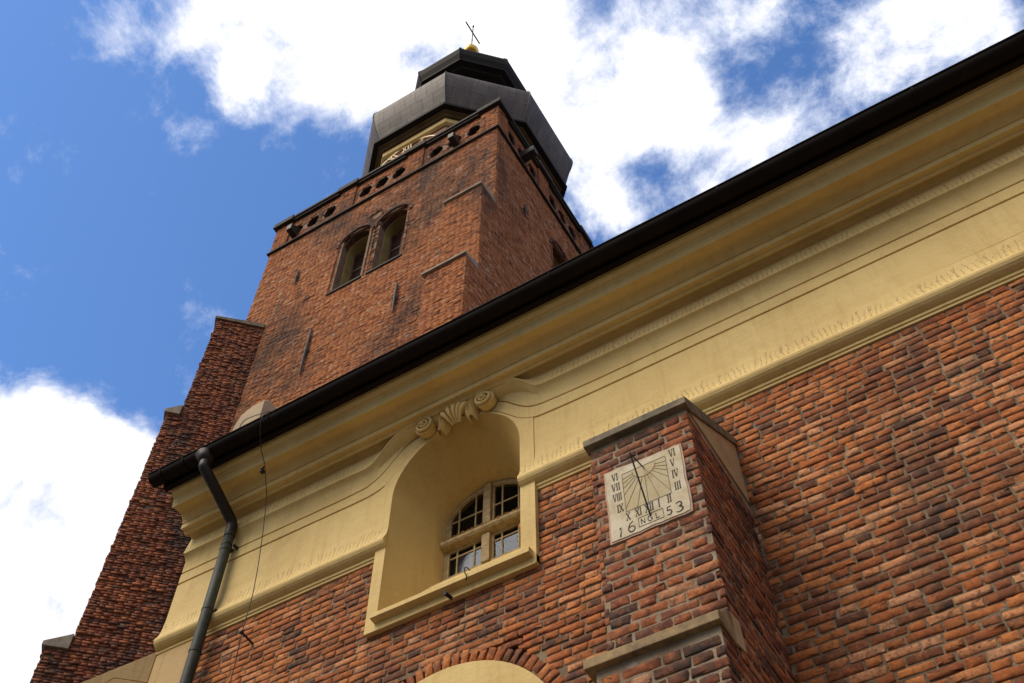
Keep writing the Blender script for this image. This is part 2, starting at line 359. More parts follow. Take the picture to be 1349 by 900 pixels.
# ---- bricks: one mesh per face of masonry, every brick modelled, tone stored per face
def bricks_mesh(name, O, U, Nn, width, zlo, zhi, mat, parent, hole=None, course=.089, near=True, tone=(0, 1), joint=.020, relief=.004, seed=0,
                core=None, ulo=0.0, lowcut=None, depth=.035, gone=.0, dent=0):
    g = np.random.default_rng(seed)
    O = np.array(O, float); U = np.array(U, float); Nn = np.array(Nn, float); V = np.array([0, 0, 1.])
    rec = []
    k = 0; z = zlo
    while z + course <= zhi + 1e-6:
        per = .445; u = ulo - per + (k % 2) * (.2225) + g.uniform(-.022, .022); hd = False; drift = 0
        while u < width:
            for w in ((.29, .155) if not hd else (.155, .29)):
                w2 = w * g.uniform(.93, 1.07) - drift * .5; drift = drift * .5 + w2 - w
                a, b = max(u, ulo), min(u + w2 - joint * g.uniform(.7, 1.4), width)
                if b - a > .04:
                    h0 = z + g.uniform(-.003, .003); h1 = z + course - joint * g.uniform(.75, 1.25) + g.uniform(-.003, .003)
                    if hole is None or not hole((a + b) / 2, (h0 + h1) / 2): rec.append((a, b, h0, h1, w > .2))
                u += w2
        z += course; k += 1
    rec = np.array(rec, float); n = len(rec)
    cu = (rec[:, 0] + rec[:, 1]) / 2; cv = (rec[:, 2] + rec[:, 3]) / 2; hu = (rec[:, 1] - rec[:, 0]) / 2; hv = (rec[:, 3] - rec[:, 2]) / 2
    return brick_geo(name, O + 0 * V, U, V, Nn, cu, cv, hu, hv, np.zeros(n), mat, parent, near, tone, relief, g, depth, gone)
def brick_geo(name, O, U, V, Nn, cu, cv, hu, hv, rot, mat, parent, near, tone, relief, g, depth=.035, gone=0):
    n = len(cu)
    ton = g.beta(1.8, 1.55, n) if near else g.beta(3.4, 3.0, n)
    dk = g.random(n); ton = np.where(dk < .07, g.uniform(0, .14, n), ton); ton = np.where(dk > .93, g.uniform(.85, 1, n), ton)
    ton = tone[0] + (tone[1] - tone[0]) * ton
    if near:
        ox = np.array([-1, -.25, .3, 1, 1, 1, .3, -.3, -1, -1]); oy = np.array([-1, -1, -1, -1, -.0, 1, 1, 1, 1, .0])
        # rounded corners: duplicate corner points
        px, py, cx_, cy_ = [], [], [], []
        for x, y in zip(ox, oy):
            if abs(x) == 1 and abs(y) == 1:
                sgn = 1 if (x * y) < 0 else -1
                if (x, y) == (-1, -1): e = [(0, 1), (1, 0)]
                elif (x, y) == (1, -1): e = [(-1, 0), (0, 1)]
                elif (x, y) == (1, 1): e = [(0, -1), (-1, 0)]
                else: e = [(1, 0), (0, -1)]
                for a, b in e: px.append(x); py.append(y); cx_.append(a); cy_.append(b)
            else: px.append(x); py.append(y); cx_.append(0); cy_.append(0)
        px, py, cx_, cy_ = map(np.array, (px, py, cx_, cy_)); m = len(px)
        cr = g.uniform(.001, .009, (n, m))
        bx = px * hu[:, None] + cx_ * cr + g.normal(0, .0030, (n, m)); by = py * hv[:, None] + cy_ * cr + g.normal(0, .0030, (n, m))
        chip = g.random((n, m)) < .07
        bx = bx + np.where(chip, cx_ * g.uniform(.008, .022, (n, m)), 0); by = by + np.where(chip, cy_ * g.uniform(.006, .014, (n, m)), 0)
        ins = g.uniform(.0005, .0022, (n, m))
        fx = bx - np.sign(px) * ins * np.abs(px); fy = by - np.sign(py) * ins * np.abs(py)
        base = np.clip(g.normal(0, relief * .6, n), -.003, .008); eroded = g.random(n) < gone; base = np.where(eroded, -g.uniform(.002, .005, n), base)
        tu = g.normal(0, .012, n); tv = g.normal(0, .03, n)
        rings = []
        for X, Y_, d, jit in ((bx, by, -depth, 0), (bx, by, -.0022, .0005), (fx, fy, 0, .0012)):
            dd = base[:, None] + d + (tu[:, None] * X + tv[:, None] * Y_ if d > -.02 else 0) + g.normal(0, jit + 1e-9, (n, m))
            rings.append((X, Y_, dd))
        # centre point
        nv = 3 * m + 1
        P = np.zeros((n, nv, 3))
        c, s_ = np.cos(rot), np.sin(rot)
        for i, (X, Y_, dd) in enumerate(rings):
            xx = X * c[:, None] - Y_ * s_[:, None] + cu[:, None]; yy = X * s_[:, None] + Y_ * c[:, None] + cv[:, None]
            P[:, i * m:(i + 1) * m, :] = O + xx[..., None] * U + yy[..., None] * V + dd[..., None] * Nn
        P[:, 3 * m, :] = O + cu[:, None] * U + cv[:, None] * V + (base + g.normal(0, .0015, n))[:, None] * Nn
        F = []
        for i in range(2):
            for j in range(m): F.append((i * m + j, i * m + (j + 1) % m, (i + 1) * m + (j + 1) % m, (i + 1) * m + j))
        T = [(2 * m + j, 2 * m + (j + 1) % m, 3 * m) for j in range(m)]
    else:
        sx = np.array([-1, 1, 1, -1]); sy = np.array([-1, -1, 1, 1]); m = 4
        bx = sx * hu[:, None] + g.normal(0, .003, (n, m)); by = sy * hv[:, None] + g.normal(0, .003, (n, m))
        base = g.normal(0, relief, n); eroded = g.random(n) < gone; base = np.where(eroded, base - .012, base)
        tv = g.normal(0, .03, n)
        P = np.zeros((n, 8, 3))
        for i, d in enumerate((-depth, 0)):
            dd = base[:, None] + d + tv[:, None] * by
            P[:, i * 4:(i + 1) * 4, :] = O + (bx + cu[:, None])[..., None] * U + (by + cv[:, None])[..., None] * V + dd[..., None] * Nn
        F = [(0, 1, 5, 4), (1, 2, 6, 5), (2, 3, 7, 6), (3, 0, 4, 7), (4, 5, 6, 7)]; T = []; nv = 8
    # orientation check
    if np.dot(np.cross(U, V), Nn) < 0:
        F = [f[::-1] for f in F]; T = [f[::-1] for f in T]
    off = (np.arange(n) * nv)[:, None, None]
    Fq = (np.array(F)[None] + off).reshape(-1, 4); 
    loops = [Fq.ravel()]; sizes = [np.full(len(Fq), 4)]; ft = [np.repeat(ton, len(F))]
    if T:
        Ft = (np.array(T)[None] + off).reshape(-1, 3); loops.append(Ft.ravel()); sizes.append(np.full(len(Ft), 3)); ft.append(np.repeat(ton, len(T)))
    loops = np.concatenate(loops).astype(np.int32); sizes = np.concatenate(sizes).astype(np.int32); ft = np.concatenate(ft).astype(np.float32)
    starts = np.concatenate([[0], np.cumsum(sizes)[:-1]]).astype(np.int32)
    me = bpy.data.meshes.new(name); me.vertices.add(n * nv); me.vertices.foreach_set('co', P.reshape(-1).astype(np.float32))
    me.loops.add(len(loops)); me.loops.foreach_set('vertex_index', loops)
    me.polygons.add(len(sizes)); me.polygons.foreach_set('loop_start', starts); me.polygons.foreach_set('loop_total', sizes)
    me.update(calc_edges=True); me.validate()
    a = me.attributes.new('tone', 'FLOAT', 'FACE'); a.data.foreach_set('value', ft)
    return link(name, me, mat, parent)

# ================================================================== SETTING
g = MB(); g.add([(-900, -900, -1.6), (900, -900, -1.6), (900, 900, -1.6), (-900, 900, -1.6)], [(0, 1, 2, 3)])
tag(g.build('ground', M_pave), None, None, kind='structure')

# ================================================================== NAVE
nave = root('church_nave', 'red brick church nave with ochre plaster cornice and arched window', 'church')
XW, XE = -9.25, 12.0
NC = -4.945      # axis of the window
ARC = (NC, 5.5)  # centre of the lower arch
def nave_hole(u, z):
    x = XW + u
    if abs(x - NC) < .96 and 7.70 < z < 10.6: return True
    if math.hypot(x - ARC[0], z - ARC[1]) < 1.475 and z > 5.5: return True
    if abs(x - ARC[0]) < 1.2 and z <= 5.5: return True
    if -2.5 < x < -1.78 and z < 8.1: return True
    if z < 8.35 and x < -8.48: return True
    return False
bricks_mesh('brick_facing', (XW, 7.0, 0), (1, 0, 0), (0, -1, 0), 13.8, 1.26, 8.76, M_nave, nave, hole=nave_hole, seed=3, gone=.10)
w = MB()   # backing wall (mortar face) with the two openings left out
def wallbox(x0, x1, z0, z1): w.box(x0, x1, 7.009, 7.55, z0, z1)
wallbox(XW, NC - .95, -1.6, 10.9); wallbox(NC + .95, XE, -1.6, 10.9)
wallbox(NC - .95, NC + .95, 6.9, 7.66)
w.build('wall_core', M_mort, nave)
w = MB(); w.box(XW, XW + .3, 7.55, 19, -1.6, 11.2); w.box(XE - .3, XE, 7.55, 19, -1.6, 11.2); w.box(XW + .3, XE - .3, 18.5, 19, -1.6, 11.2)
w.build('far_wall', M_mort, nave)
# dark room behind the window
w = MB()
rx0, rx1, ry0, ry1, rz0, rz1 = NC - 1.2, NC + 1.2, 7.80, 10.5, 7.5, 11.0
w.add([(rx0, ry0, rz0), (rx1, ry0, rz0), (rx1, ry1, rz0), (rx0, ry1, rz0), (rx0, ry0, rz1), (rx1, ry0, rz1), (rx1, ry1, rz1), (rx0, ry1, rz1)],
      [(0, 1, 2, 3), (4, 7, 6, 5), (1, 5, 6, 2), (2, 6, 7, 3), (3, 7, 4, 0)])
w.build('room_lining', M_room, nave)
w = MB(); w.grid([[(NC - 1.2, 7.79, 8.6)] + [(NC - 1.2, 7.79, 9.6)] + [(NC - 1.2 + 2.4 * k / 28, 7.79, 11.0) for k in range(29)] + [(NC + 1.2, 7.79, 9.6), (NC + 1.2, 7.79, 8.6)], [(NC - .585, 7.79, 8.6)] + [(NC - .585, 7.79, 9.6)] + [(NC - .585 * math.cos(math.pi * k / 28), 7.79, 9.6 + .46 * math.sin(math.pi * k / 28)) for k in range(29)] + [(NC + .585, 7.79, 9.6), (NC + .585, 7.79, 8.6)]]); w.build('room_front', M_room, nave)

# roof
rf = MB(); rf.extrude([(XW - .1, 6.22, 11.26), (XW - .1, 13, 17.2), (XW - .1, 19.8, 11.26), (XW - .1, 19.6, 11.1), (XW - .1, 13, 16.95), (XW - .1, 6.35, 11.2)], (XE - XW + .2, 0, 0))
rf.build('roof', M_tile, nave)
gb = MB(); gb.extrude([(XW + .02, 7.0, 11.15), (XW + .02, 13, 16.8), (XW + .02, 19, 11.15)], (.3, 0, 0)); gb.build('gable_wall', M_mort, nave)

# cornice, swept along the wall
PROF = [(7.10, 10.60), (6.925, 10.69), (6.905, 10.715), (6.87, 10.725), (6.84, 10.71), (6.815, 10.675), (6.795, 10.665), (6.775, 10.68), (6.765, 10.705),
        (6.745, 10.71), (6.725, 10.70), (6.70, 10.70), (6.70, 10.775), (6.712, 10.78), (6.712, 10.80), (6.695, 10.805), (6.69, 10.83), (6.665, 10.865), (6.64, 10.905), (6.625, 10.92), (6.60, 10.925),
        (6.60, 10.915), (6.475, 10.905), (6.465, 10.89), (6.45, 10.89), (6.432, 11.03), (6.41, 11.045), (6.41, 11.062), (6.395, 11.07), (6.37, 11.09), (6.35, 11.12), (6.345, 11.14), (6.325, 11.15), (6.325, 11.19), (7.10, 11.19)]
def sweep(prof, xs, name, mat, parent, jit=.0, end=True):
    m = MB(); rows = []
    gg = np.random.default_rng(7)
    wob = np.cumsum(gg.normal(0, jit, len(xs))); wob -= np.linspace(0, wob[-1], len(xs))
    for x, wv_ in zip(xs, wob): rows.append([(x, y, z + wv_) for y, z in prof])
    m.grid(rows)
    if end: m.f.append(tuple(range(len(prof)))); n0 = (len(xs) - 1) * len(prof); m.f.append(tuple(n0 + i for i in range(len(prof)))[::-1])
    return m.build(name, mat, parent)
sweep(PROF, np.linspace(XW, XE, 60), 'cornice', M_pl, nave, .0012)
# lower string moulding (torus with flare) on each side of the window niche
PG = [(7.02, 8.735), (6.985, 8.735), (6.983, 8.765), (6.968, 8.772), (6.966, 8.80), (6.972, 8.812), (6.945, 8.822), (6.915, 8.842), (6.89, 8.870), (6.876, 8.90), (6.872, 8.925), (6.878, 8.948), (6.905, 9.0), (6.928, 9.07), (6.94, 9.15), (6.946, 9.24), (6.95, 9.30), (7.02, 9.30)]
sweep(PG, np.linspace(XW, NC - .885, 24), 'string_moulding', M_fr, nave, .0015)
sweep(PG, np.linspace(NC + .885, XE, 60), 'string_moulding', M_fr, nave, .0015)

# frieze fields: edges follow the window arch
def sm(xs, pts):
    px = [p[0] for p in pts]; pz = [p[1] for p in pts]
    # monotone-ish smooth interpolation (cosine blend of catmull)
    out_ = []
    for x in xs:
        if x <= px[0]: out_.append(pz[0]); continue
        if x >= px[-1]: out_.append(pz[-1]); continue
        i = max(k for k in range(len(px) - 1) if px[k] <= x); t = (x - px[i]) / (px[i + 1] - px[i])
        p0, p1, p2, p3 = pz[max(i - 1, 0)], pz[i], pz[i + 1], pz[min(i + 2, len(pz) - 1)]
        x0, x1, x2, x3 = px[max(i - 1, 0)], px[i], px[i + 1], px[min(i + 2, len(px) - 1)]
        m1 = (p2 - p0) / max(x2 - x0, 1e-6) * (x2 - x1); m2 = (p3 - p1) / max(x3 - x1, 1e-6) * (x2 - x1)
        out_.append((2 * t ** 3 - 3 * t * t + 1) * p1 + (t ** 3 - 2 * t * t + t) * m1 + (-2 * t ** 3 + 3 * t * t) * p2 + (t ** 3 - t * t) * m2)
    return np.array(out_)
EP = [(-9.25, 10.085), (-6.76, 10.065), (-6.456, 10.07), (-6.25, 10.09), (-6.044, 10.205), (-5.88, 10.379), (-5.742, 10.51), (-5.565, 10.60), (-5.35, 10.63), (-4.60, 10.635), (-4.428, 10.60), (-4.253, 10.48), (-4.11, 10.326), (-3.971, 10.204), (-3.833, 10.144), (-3.614, 10.12), (-2.9, 10.095), (12, 10.095)]
FP = [(-9.25, 9.895), (-6.734, 9.878), (-6.336, 9.877), (-6.15, 9.89), (-6.011, 9.931), (-5.873, 10.036), (-5.741, 10.215), (-5.574, 10.37), (-5.402, 10.475), (-5.2, 10.56), (-4.945, 10.59), (-4.75, 10.57), (-4.572, 10.495), (-4.396, 10.375), (-4.223, 10.205), (-4.083, 10.057), (-3.919, 9.952), (-3.756, 9.915), (-2.911, 9.893), (12, 9.895)]
DP = [(-9.25, 10.40), (-6.769, 10.39), (-6.388, 10.378), (-6.23, 10.385), (-6.077, 10.504), (-5.956, 10.668), (-5.815, 10.802), (-5.66, 10.866), (-5.45, 10.88), (-4.538, 10.868), (-4.39, 10.868), (-4.272, 10.852), (-4.125, 10.793), (-3.982, 10.665), (-3.842, 10.487), (-3.759, 10.425), (-3.62, 10.41), (-3.234, 10.405), (12, 10.40)]
xs_all = np.concatenate([np.linspace(-9.25, -6.5, 14), np.arange(-6.46, -3.4, .03), np.linspace(-3.35, 12, 50)])
zE, zF, zD = sm(xs_all, EP), sm(xs_all, FP), sm(xs_all, DP)
def arch(x, r=.885, cz=9.63): d = r * r - (x - NC) ** 2; return cz + math.sqrt(d) if d > 0 else cz
def slab(xs, zt, zb, yf, name, mat, parent, yb=7.05, cham=.006):
    m = MB(); rows = []
    for x, a, b in zip(xs, zt, zb):
        rows.append([(x, yb, b), (x, yf + cham, b), (x, yf, b + cham), (x, yf, a - cham), (x, yf + cham, a), (x, yb, a)])
    m.grid(rows); m.f.append((0, 1, 2, 3, 4, 5)); n0 = (len(xs) - 1) * 6; m.f.append(tuple(n0 + i for i in range(6))[::-1])
    return m.build(name, mat, parent)
G2 = .011
# band between the two grooves
slab(xs_all, zE - G2, zF + G2, 6.948, 'frieze_band', M_pl, nave)
# field under the lower groove, left and right of the niche, and the raised frame over the niche
XL, XR = NC - .885, NC + .885
FL, FR = -5.972, -3.878
xl = np.linspace(-9.25, FL, 40); slab(xl, sm(xl, FP) - G2, np.full(40, 9.295), 6.950, 'frieze_field', M_pl, nave)
xr = np.concatenate([np.linspace(FR, -3.3, 14), np.linspace(-3.2, 12, 50)]); slab(xr, sm(xr, FP) - G2, np.full(len(xr), 9.295), 6.950, 'frieze_field', M_pl, nave)
# lip that carries the upper edge, rising over the arch and dying into the cornice soffit
m = MB(); rows = []
for x0, ze, zd in zip(xs_all, zE, zD):
    t = min(max((zd - 10.40) / .47, 0), 1); yl = 6.875 - .10 * t; k = yl / 6.88 if t > 0 else 1
    x = x0 * (1 + (k - 1) * min(1, t * 1.0)); zl = zd * k if t > 0 else zd * (6.875 / 6.88); zl = zd * (1 + (yl / 6.88 - 1))
    rows.append([(x0, 7.05, ze + G2), (x0, 6.956, ze + G2), (x0, 6.950, ze + G2 + .006), (x, 6.95 - .02 * t, zl - .10), (x, yl + .055, zl - .065), (x, yl + .035, zl - .035), (x, yl + .012, zl - .018), (x, yl, zl - .008), (x, yl, zl + .018)]
                + [(x, yl + (6.925 - yl) * f, zl + .018 + max(10.70 - zl - .018, .01) * f) for f in (.2, .5, .8, 1)] + [(x, 7.05, max(10.70, zl + .03))])
m.grid(rows); m.build('upper_lip', M_dl, nave, smooth=True, angle=R(40))
# niche frame: strips beside and around the opening (one closed outline band)
a_ = [(XL, 9.63)] + [(NC - .885 * math.cos(t), 9.63 + .885 * math.sin(t)) for t in np.linspace(0, math.pi, 41)][1:-1] + [(XR, 9.63)]
m = MB(); YF = 6.938
rows = []
xs = np.array([p[0] for p in a_]); zt = sm(xs, FP) - G2
for (x, z), zz in zip(a_, zt): rows.append([(x, 7.05, z), (x, YF + .006, z), (x, YF, z + .004), (x, YF, zz), (x, 7.0, zz)])
m.grid(rows)
for x0, x1 in ((FL, XL), (XR, FR)):
    xx = np.linspace(x0, x1, 6); zz = sm(xx, FP) - G2
    m.grid([[(x, 7.05, 7.76), (x, YF, 7.76), (x, YF, 9.0), (x, YF, z), (x, 7.0, z)] for x, z in zip(xx, zz)])
    for x in (x0, x1):
        z = float(sm([x], FP)[0]) - G2; m.add([(x, YF, 7.66), (x, 7.05, 7.66), (x, 7.05, z), (x, YF, z)], [(0, 1, 2, 3)])
m.build('niche_frame', M_pl, nave, bevel=-1)
m = MB(); m.extrude([(FL, 6.937, 7.625), (FR - .03, 6.937, 7.632), (FR - .008, 6.937, 7.64), (FR, 6.937, 7.655), (FR, 6.937, 7.765), (FL, 6.937, 7.765)], (0, .12, 0))
m.build('niche_apron', M_pl, nave, bevel=.006)
# splayed reveal
Yr = 7.5
def ellarc(hw, zc, rz, n=40): return [(NC - hw * math.cos(t), zc + rz * math.sin(t)) for t in np.linspace(0, math.pi, n + 1)]
outer = [(XL, 7.80)] + [(XL, z) for z in np.linspace(8.2, 9.5, 5)] + ellarc(.885, 9.63, .885) + [(XR, z) for z in np.linspace(9.5, 8.2, 5)] + [(XR, 7.80)]
inner = [(NC - .61, 8.56)] + [(NC - .61, z) for z in np.linspace(8.8, 9.5, 5)] + ellarc(.61, 9.60, .56) + [(NC + .61, z) for z in np.linspace(9.5, 8.8, 5)] + [(NC + .61, 8.56)]
m = MB(); rows = []
for f in np.linspace(0, 1, 9):
    e = f
    rows.append([(ox + (ix - ox) * e, YF + .004 + (Yr - YF) * f, oz + (iz - oz) * (f ** 1.05)) for (ox, oz), (ix, iz) in zip(outer, inner)])
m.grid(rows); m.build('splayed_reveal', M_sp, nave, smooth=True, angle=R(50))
inner2 = [(NC - .60, 8.70)] + [(NC - .60, z) for z in np.linspace(8.8, 9.5, 5)] + ellarc(.60, 9.60, .50) + [(NC + .60, z) for z in np.linspace(9.5, 8.8, 5)] + [(NC + .60, 8.70)]
m = MB(); m.grid([[(x, Yr + .004, z) for x, z in inner], [(x, 7.52, z) for x, z in inner], [(x, 7.70, z) for x, z in inner2], [(x, 7.78, z) for x, z in inner2]])
m.build('inner_reveal', M_pl, nave, smooth=True, angle=R(35))
m = MB(); m.add([(XL, YF + .01, 7.79), (XR, YF + .01, 7.79), (NC + .62, Yr, 8.56), (NC - .62, Yr, 8.56), (NC - .62, 7.76, 8.78), (NC + .62, 7.76, 8.78)], [(0, 1, 2, 3), (3, 2, 5, 4)])
m.build('sloping_sill', M_pl, nave)
m = MB(); m.extrude([(-5.845, 6.85, 7.735), (-5.845, 6.85, 7.79), (-5.845, 6.865, 7.805), (-5.845, 7.0, 7.82), (-5.845, 7.0, 7.72), (-5.845, 6.88, 7.725)], (1.93, 0, 0))
m.build('window_sill', M_pl, nave)

# window
win = MB(); 
YW = 7.665
def arch_strip(mb, outp, inp, y0, y1):
    n = len(outp)
    mb.grid([[(x, y1, z) for x, z in outp], [(x, y0, z) for x, z in outp], [(x, y0, z) for x, z in inp], [(x, y1, z) for x, z in inp]])
def wframe(hw, zb, zc, rz): return [(NC - hw, zb)] + ellarc(hw, zc, rz, 30) + [(NC + hw, zb)]
arch_strip(win, wframe(.60, 8.72, 9.60, .47), wframe(.555, 8.72, 9.60, .425), 7.68, 7.76)
win.box(NC - .6, NC + .6, 7.66, 7.76, 8.71, 8.77)
wf = win.build('window', M_wood, nave)
m = MB(); m.box(NC - .050, NC + .058, 7.635, 7.75, 8.76, 9.20); m.box(NC - .045, NC + .052, 7.645, 7.75, 9.30, 10.06); m.build('mullion', M_wood, wf, bevel=.008)
m = MB(); m.extrude([(NC - .60, 7.60, 9.22), (NC - .60, 7.575, 9.25), (NC - .60, 7.575, 9.29), (NC - .60, 7.60, 9.315), (NC - .60, 7.75, 9.335), (NC - .60, 7.75, 9.205)], (1.2, 0, 0)); m.build('transom', M_wood, wf, bevel=.004)
m = MB(); m.box(NC - .57, NC + .59, 7.60, 7.69, 9.318, 9.334)
for i in range(150):
    x = NC + random.uniform(-.56, .58); s_ = random.uniform(.006, .016); y_ = 7.566 + random.random() * .03; m.box(x, x + s_ * 1.5, y_, y_ + .02, 9.284 + random.random() * .012, 9.300 + s_)
m.build('rust_crust', M_rust, wf)
def topz(x): return 9.60 + .43 * math.sqrt(max(0, 1 - ((x - NC) / .56) ** 2))
for side in (-1, 1):
    x0, x1 = (NC - .555, NC - .05) if side < 0 else (NC + .058, NC + .555)
    m = MB()
    m.box(x0, x1, 7.69, 7.72, 8.77, 8.80); m.box(x0, x1, 7.69, 7.72, 9.175, 9.205)
    m.box(x0, x0 + .028, 7.688, 7.722, 8.80, 9.175); m.box(x1 - .028, x1, 7.688, 7.722, 8.80, 9.175)
    for xv in ((x0 + .135, x1 - .135)): m.box(xv - .009, xv + .009, 7.695, 7.718, 8.80, 9.175)
    m.box(x0 + .028, x1 - .028, 7.697, 7.716, 9.073, 9.091)
    m.build('lower_sash', M_wood, wf)
    m = MB()
    m.box(x0, x1, 7.69, 7.72, 9.32, 9.35)
    m.box(min(x0, x0) + 0, x0 + .028, 7.688, 7.722, 9.35, topz(x0 + .014)); m.box(x1 - .028, x1, 7.688, 7.722, 9.35, topz(x1 - .014))
    for xv in ((x0 + .135, x1 - .135)): m.box(xv - .009, xv + .009, 7.695, 7.718, 9.35, topz(xv))
    m.box(x0 + .028, x1 - .028, 7.697, 7.716, 9.672, 9.690)
    xs = np.linspace(x0, x1, 14); m.grid([[(x, 7.69, topz(x) + .01) for x in xs], [(x, 7.69, topz(x) - .022) for x in xs], [(x, 7.72, topz(x) - .022) for x in xs]])
    m.build('upper_sash', M_wood, wf)
    m = MB(); m.add([(x0, 7.708, 8.78), (x1, 7.708, 8.78), (x1, 7.708, 9.2), (x0, 7.708, 9.2)], [(0, 1, 2, 3)])
    xs = np.linspace(x0, x1, 14); m.grid([[(x, 7.708, 9.32) for x in xs], [(x, 7.708, topz(x)) for x in xs]])
    m.build('pane', M_glass, wf)
m = MB(); pts = [(NC - .33 + .30 * math.cos(t), 8.75 + .42 * math.sin(t)) for t in np.linspace(math.pi * .5, math.pi, 12)]
m.extrude([(NC - .05, 7.86, 8.72), (NC - .05, 7.86, 9.17)] + [(x, 7.86, z) for x, z in pts], (0, .02, 0)); m.build('curtain', M_blind, wf)

# pale coping cap over the lower arch, with its brick voussoirs
m = MB(); n = 40; cx, cz = ARC
ts = np.linspace(0, math.pi, n)
def archrows(r0, r1, y0, y1, zb=-.3):
    rows = []
    for y, r in ((y1, r0), (y0, r0), (y0, r1), (y1, r1)):
        rows.append([(cx - r, y, 2)] + [(cx - r * math.cos(t), y, cz + r * math.sin(t)) for t in ts] + [(cx + r, y, 2)])
    return rows
m.grid(archrows(1.02, 1.30, 6.975, 7.3)); m.grid(archrows(.9, 1.02, 7.12, 7.3))
m.build('arch_surround', M_pl, nave)
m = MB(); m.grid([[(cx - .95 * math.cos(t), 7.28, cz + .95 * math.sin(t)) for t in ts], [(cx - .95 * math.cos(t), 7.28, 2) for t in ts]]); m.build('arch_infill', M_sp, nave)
aa = np.arange(R(8), R(172), .105 / 1.4); nb = len(aa); gg = np.random.default_rng(5)
brick_geo('voussoirs', np.array([0, 7.0, 0.]), np.array([1., 0, 0]), np.array([0, 0, 1.]), np.array([0, -1., 0]), cx + 1.385 * np.cos(aa), cz + 1.385 * np.sin(aa),
          np.full(nb, .040) + gg.normal(0, .003, nb), np.full(nb, .075) + gg.normal(0, .008, nb), aa - math.pi / 2, M_vous, nave, True, (.0, .8), .003, gg)

# volutes and shell over the niche
def volute(cx_, cz_, r, sgn, yf):
    m = MB(); pts = []; rs = []
    for t in np.linspace(0, 1, 56):
        a = sgn * (t * 2.1 * 2 * math.pi) + (math.pi * .5)
        rad = r * (1 - t) ** .85 * .84 + .004
        pts.append((cx_ + rad * math.cos(a), yf - .02 * t + .012, cz_ + rad * math.sin(a))); rs.append(.021 * (1 - t * .5))
    m.tube(pts, rs, 10)
    # drum behind the spiral and its central eye
    n = 28; ring = lambda q, y: [(cx_ + q * math.cos(2 * math.pi * k / n), y, cz_ + q * math.sin(2 * math.pi * k / n)) for k in range(n + 1)]
    m.grid([ring(r * .80, 6.93), ring(r * .93, yf + .05), ring(r * .93, yf + .03), ring(r * .8, yf + .03), ring(.002, yf + .022)])
    m.tube([(cx_, yf + .02, cz_), (cx_, yf - .03, cz_), (cx_, yf - .04, cz_)], [.026, .024, .012], 12)
    return m
VY = 6.785
volute(-5.365, 10.57, .14, -1, VY).build('volute', M_pl, nave, smooth=True, angle=R(60))
volute(-4.485, 10.55, .14, 1, VY).build('volute', M_pl, nave, smooth=True, angle=R(60))
m = MB()
for k in range(5):      # ribs of the shell
    a = (k - 2) * .30
    p = []; rs = []
    for t in np.linspace(0, 1, 9):
        L_ = .10 + .22 * t; p.append((-4.905 + math.sin(a) * L_ * .95, 6.86 - .10 * math.sin(t * 2.3), 10.29 + math.cos(a) * L_ * 1.12)); rs.append(.012 + .022 * t if t < .9 else .026)
    m.tube(p, rs, 10)
m.build('shell_ornament', M_pl, nave, smooth=True, angle=R(60))
for sg, cx_ in ((-1, -5.13), (1, -4.68)):
    m = MB(); rows = []
    for t in np.linspace(0, 1, 12):
        z = 10.34 + .34 * t; wd = .085 * math.sin(math.pi * (t * .86 + .1)) ** .8; bend = sg * (.05 * math.sin(t * math.pi) - .03 * t)
        xx = cx_ - bend
        rows.append([(xx - wd, 6.93, z), (xx - wd * .8, 6.84, z), (xx - wd * .25, 6.80 - .02 * math.sin(t * 3), z + .01), (xx + .003, 6.825, z), (xx + wd * .3, 6.80 - .02 * math.sin(t * 3), z + .01), (xx + wd * .8, 6.84, z), (xx + wd, 6.93, z)])
    m.grid(rows); m.build('leaf_ornament', M_pl, nave, smooth=True, angle=R(60))

# sundial buttress
but = MB(); but.box(-2.5985, -1.6865, 5.6665, 7.1, -1.6, 7.30); but.box(-2.599, -1.6865, 5.4315, 5.7, -1.6, 4.80)
but = but.build('buttress', M_mortb, nave)
bricks_mesh('buttress_face', (-2.605, 5.66, 0), (1, 0, 0), (0, -1, 0), .925, 4.83, 7.27, M_but, but, seed=21, gone=.08, relief=.006)
bricks_mesh('buttress_face', (-2.605, 5.425, 0), (1, 0, 0), (0, -1, 0), .925, 1.5, 4.76, M_but, but, seed=22, gone=.08, relief=.006)
bricks_mesh('buttress_side', (-1.68, 5.66, 0), (0, 1, 0), (1, 0, 0), 1.34, 4.83, 7.27, M_but, but, seed=23, gone=.15, relief=.007, tone=(0, .95))
bricks_mesh('buttress_side', (-1.68, 5.425, 0), (0, 1, 0), (1, 0, 0), 1.58, 1.5, 4.83, M_but, but, seed=24, gone=.15, relief=.007, tone=(0, .95))
bricks_mesh('buttress_side', (-2.605, 5.66, 0), (0, 1, 0), (-1, 0, 0), 1.34, 1.5, 7.27, M_but, but, seed=25, gone=.1)
def wedge(x0, x1, yf, yb, zb, zf, zt):   # sloping weathering stone; front slab then slope up to the wall
    return [(x0, yf, zb), (x0, yf, zf), (x0, yb, zt), (x0, yb, zb)]
m = MB(); m.extrude([(-2.64, 5.60, 7.275), (-2.64, 5.60, 7.355), (-2.64, 5.66, 7.395), (-2.64, 7.0, 8.25), (-2.64, 7.0, 8.14), (-2.64, 5.75, 7.29), (-2.64, 5.70, 7.265)], (.985, 0, 0)); m.build('coping', M_copg, but, bevel=.008)
m = MB(); m.extrude([(-2.60, 5.665, 7.28), (-2.60, 5.70, 7.33), (-2.60, 6.998, 8.20), (-2.60, 6.998, 7.33)], (.926, 0, 0)); m.build('coping_cheek', M_cheek, but)
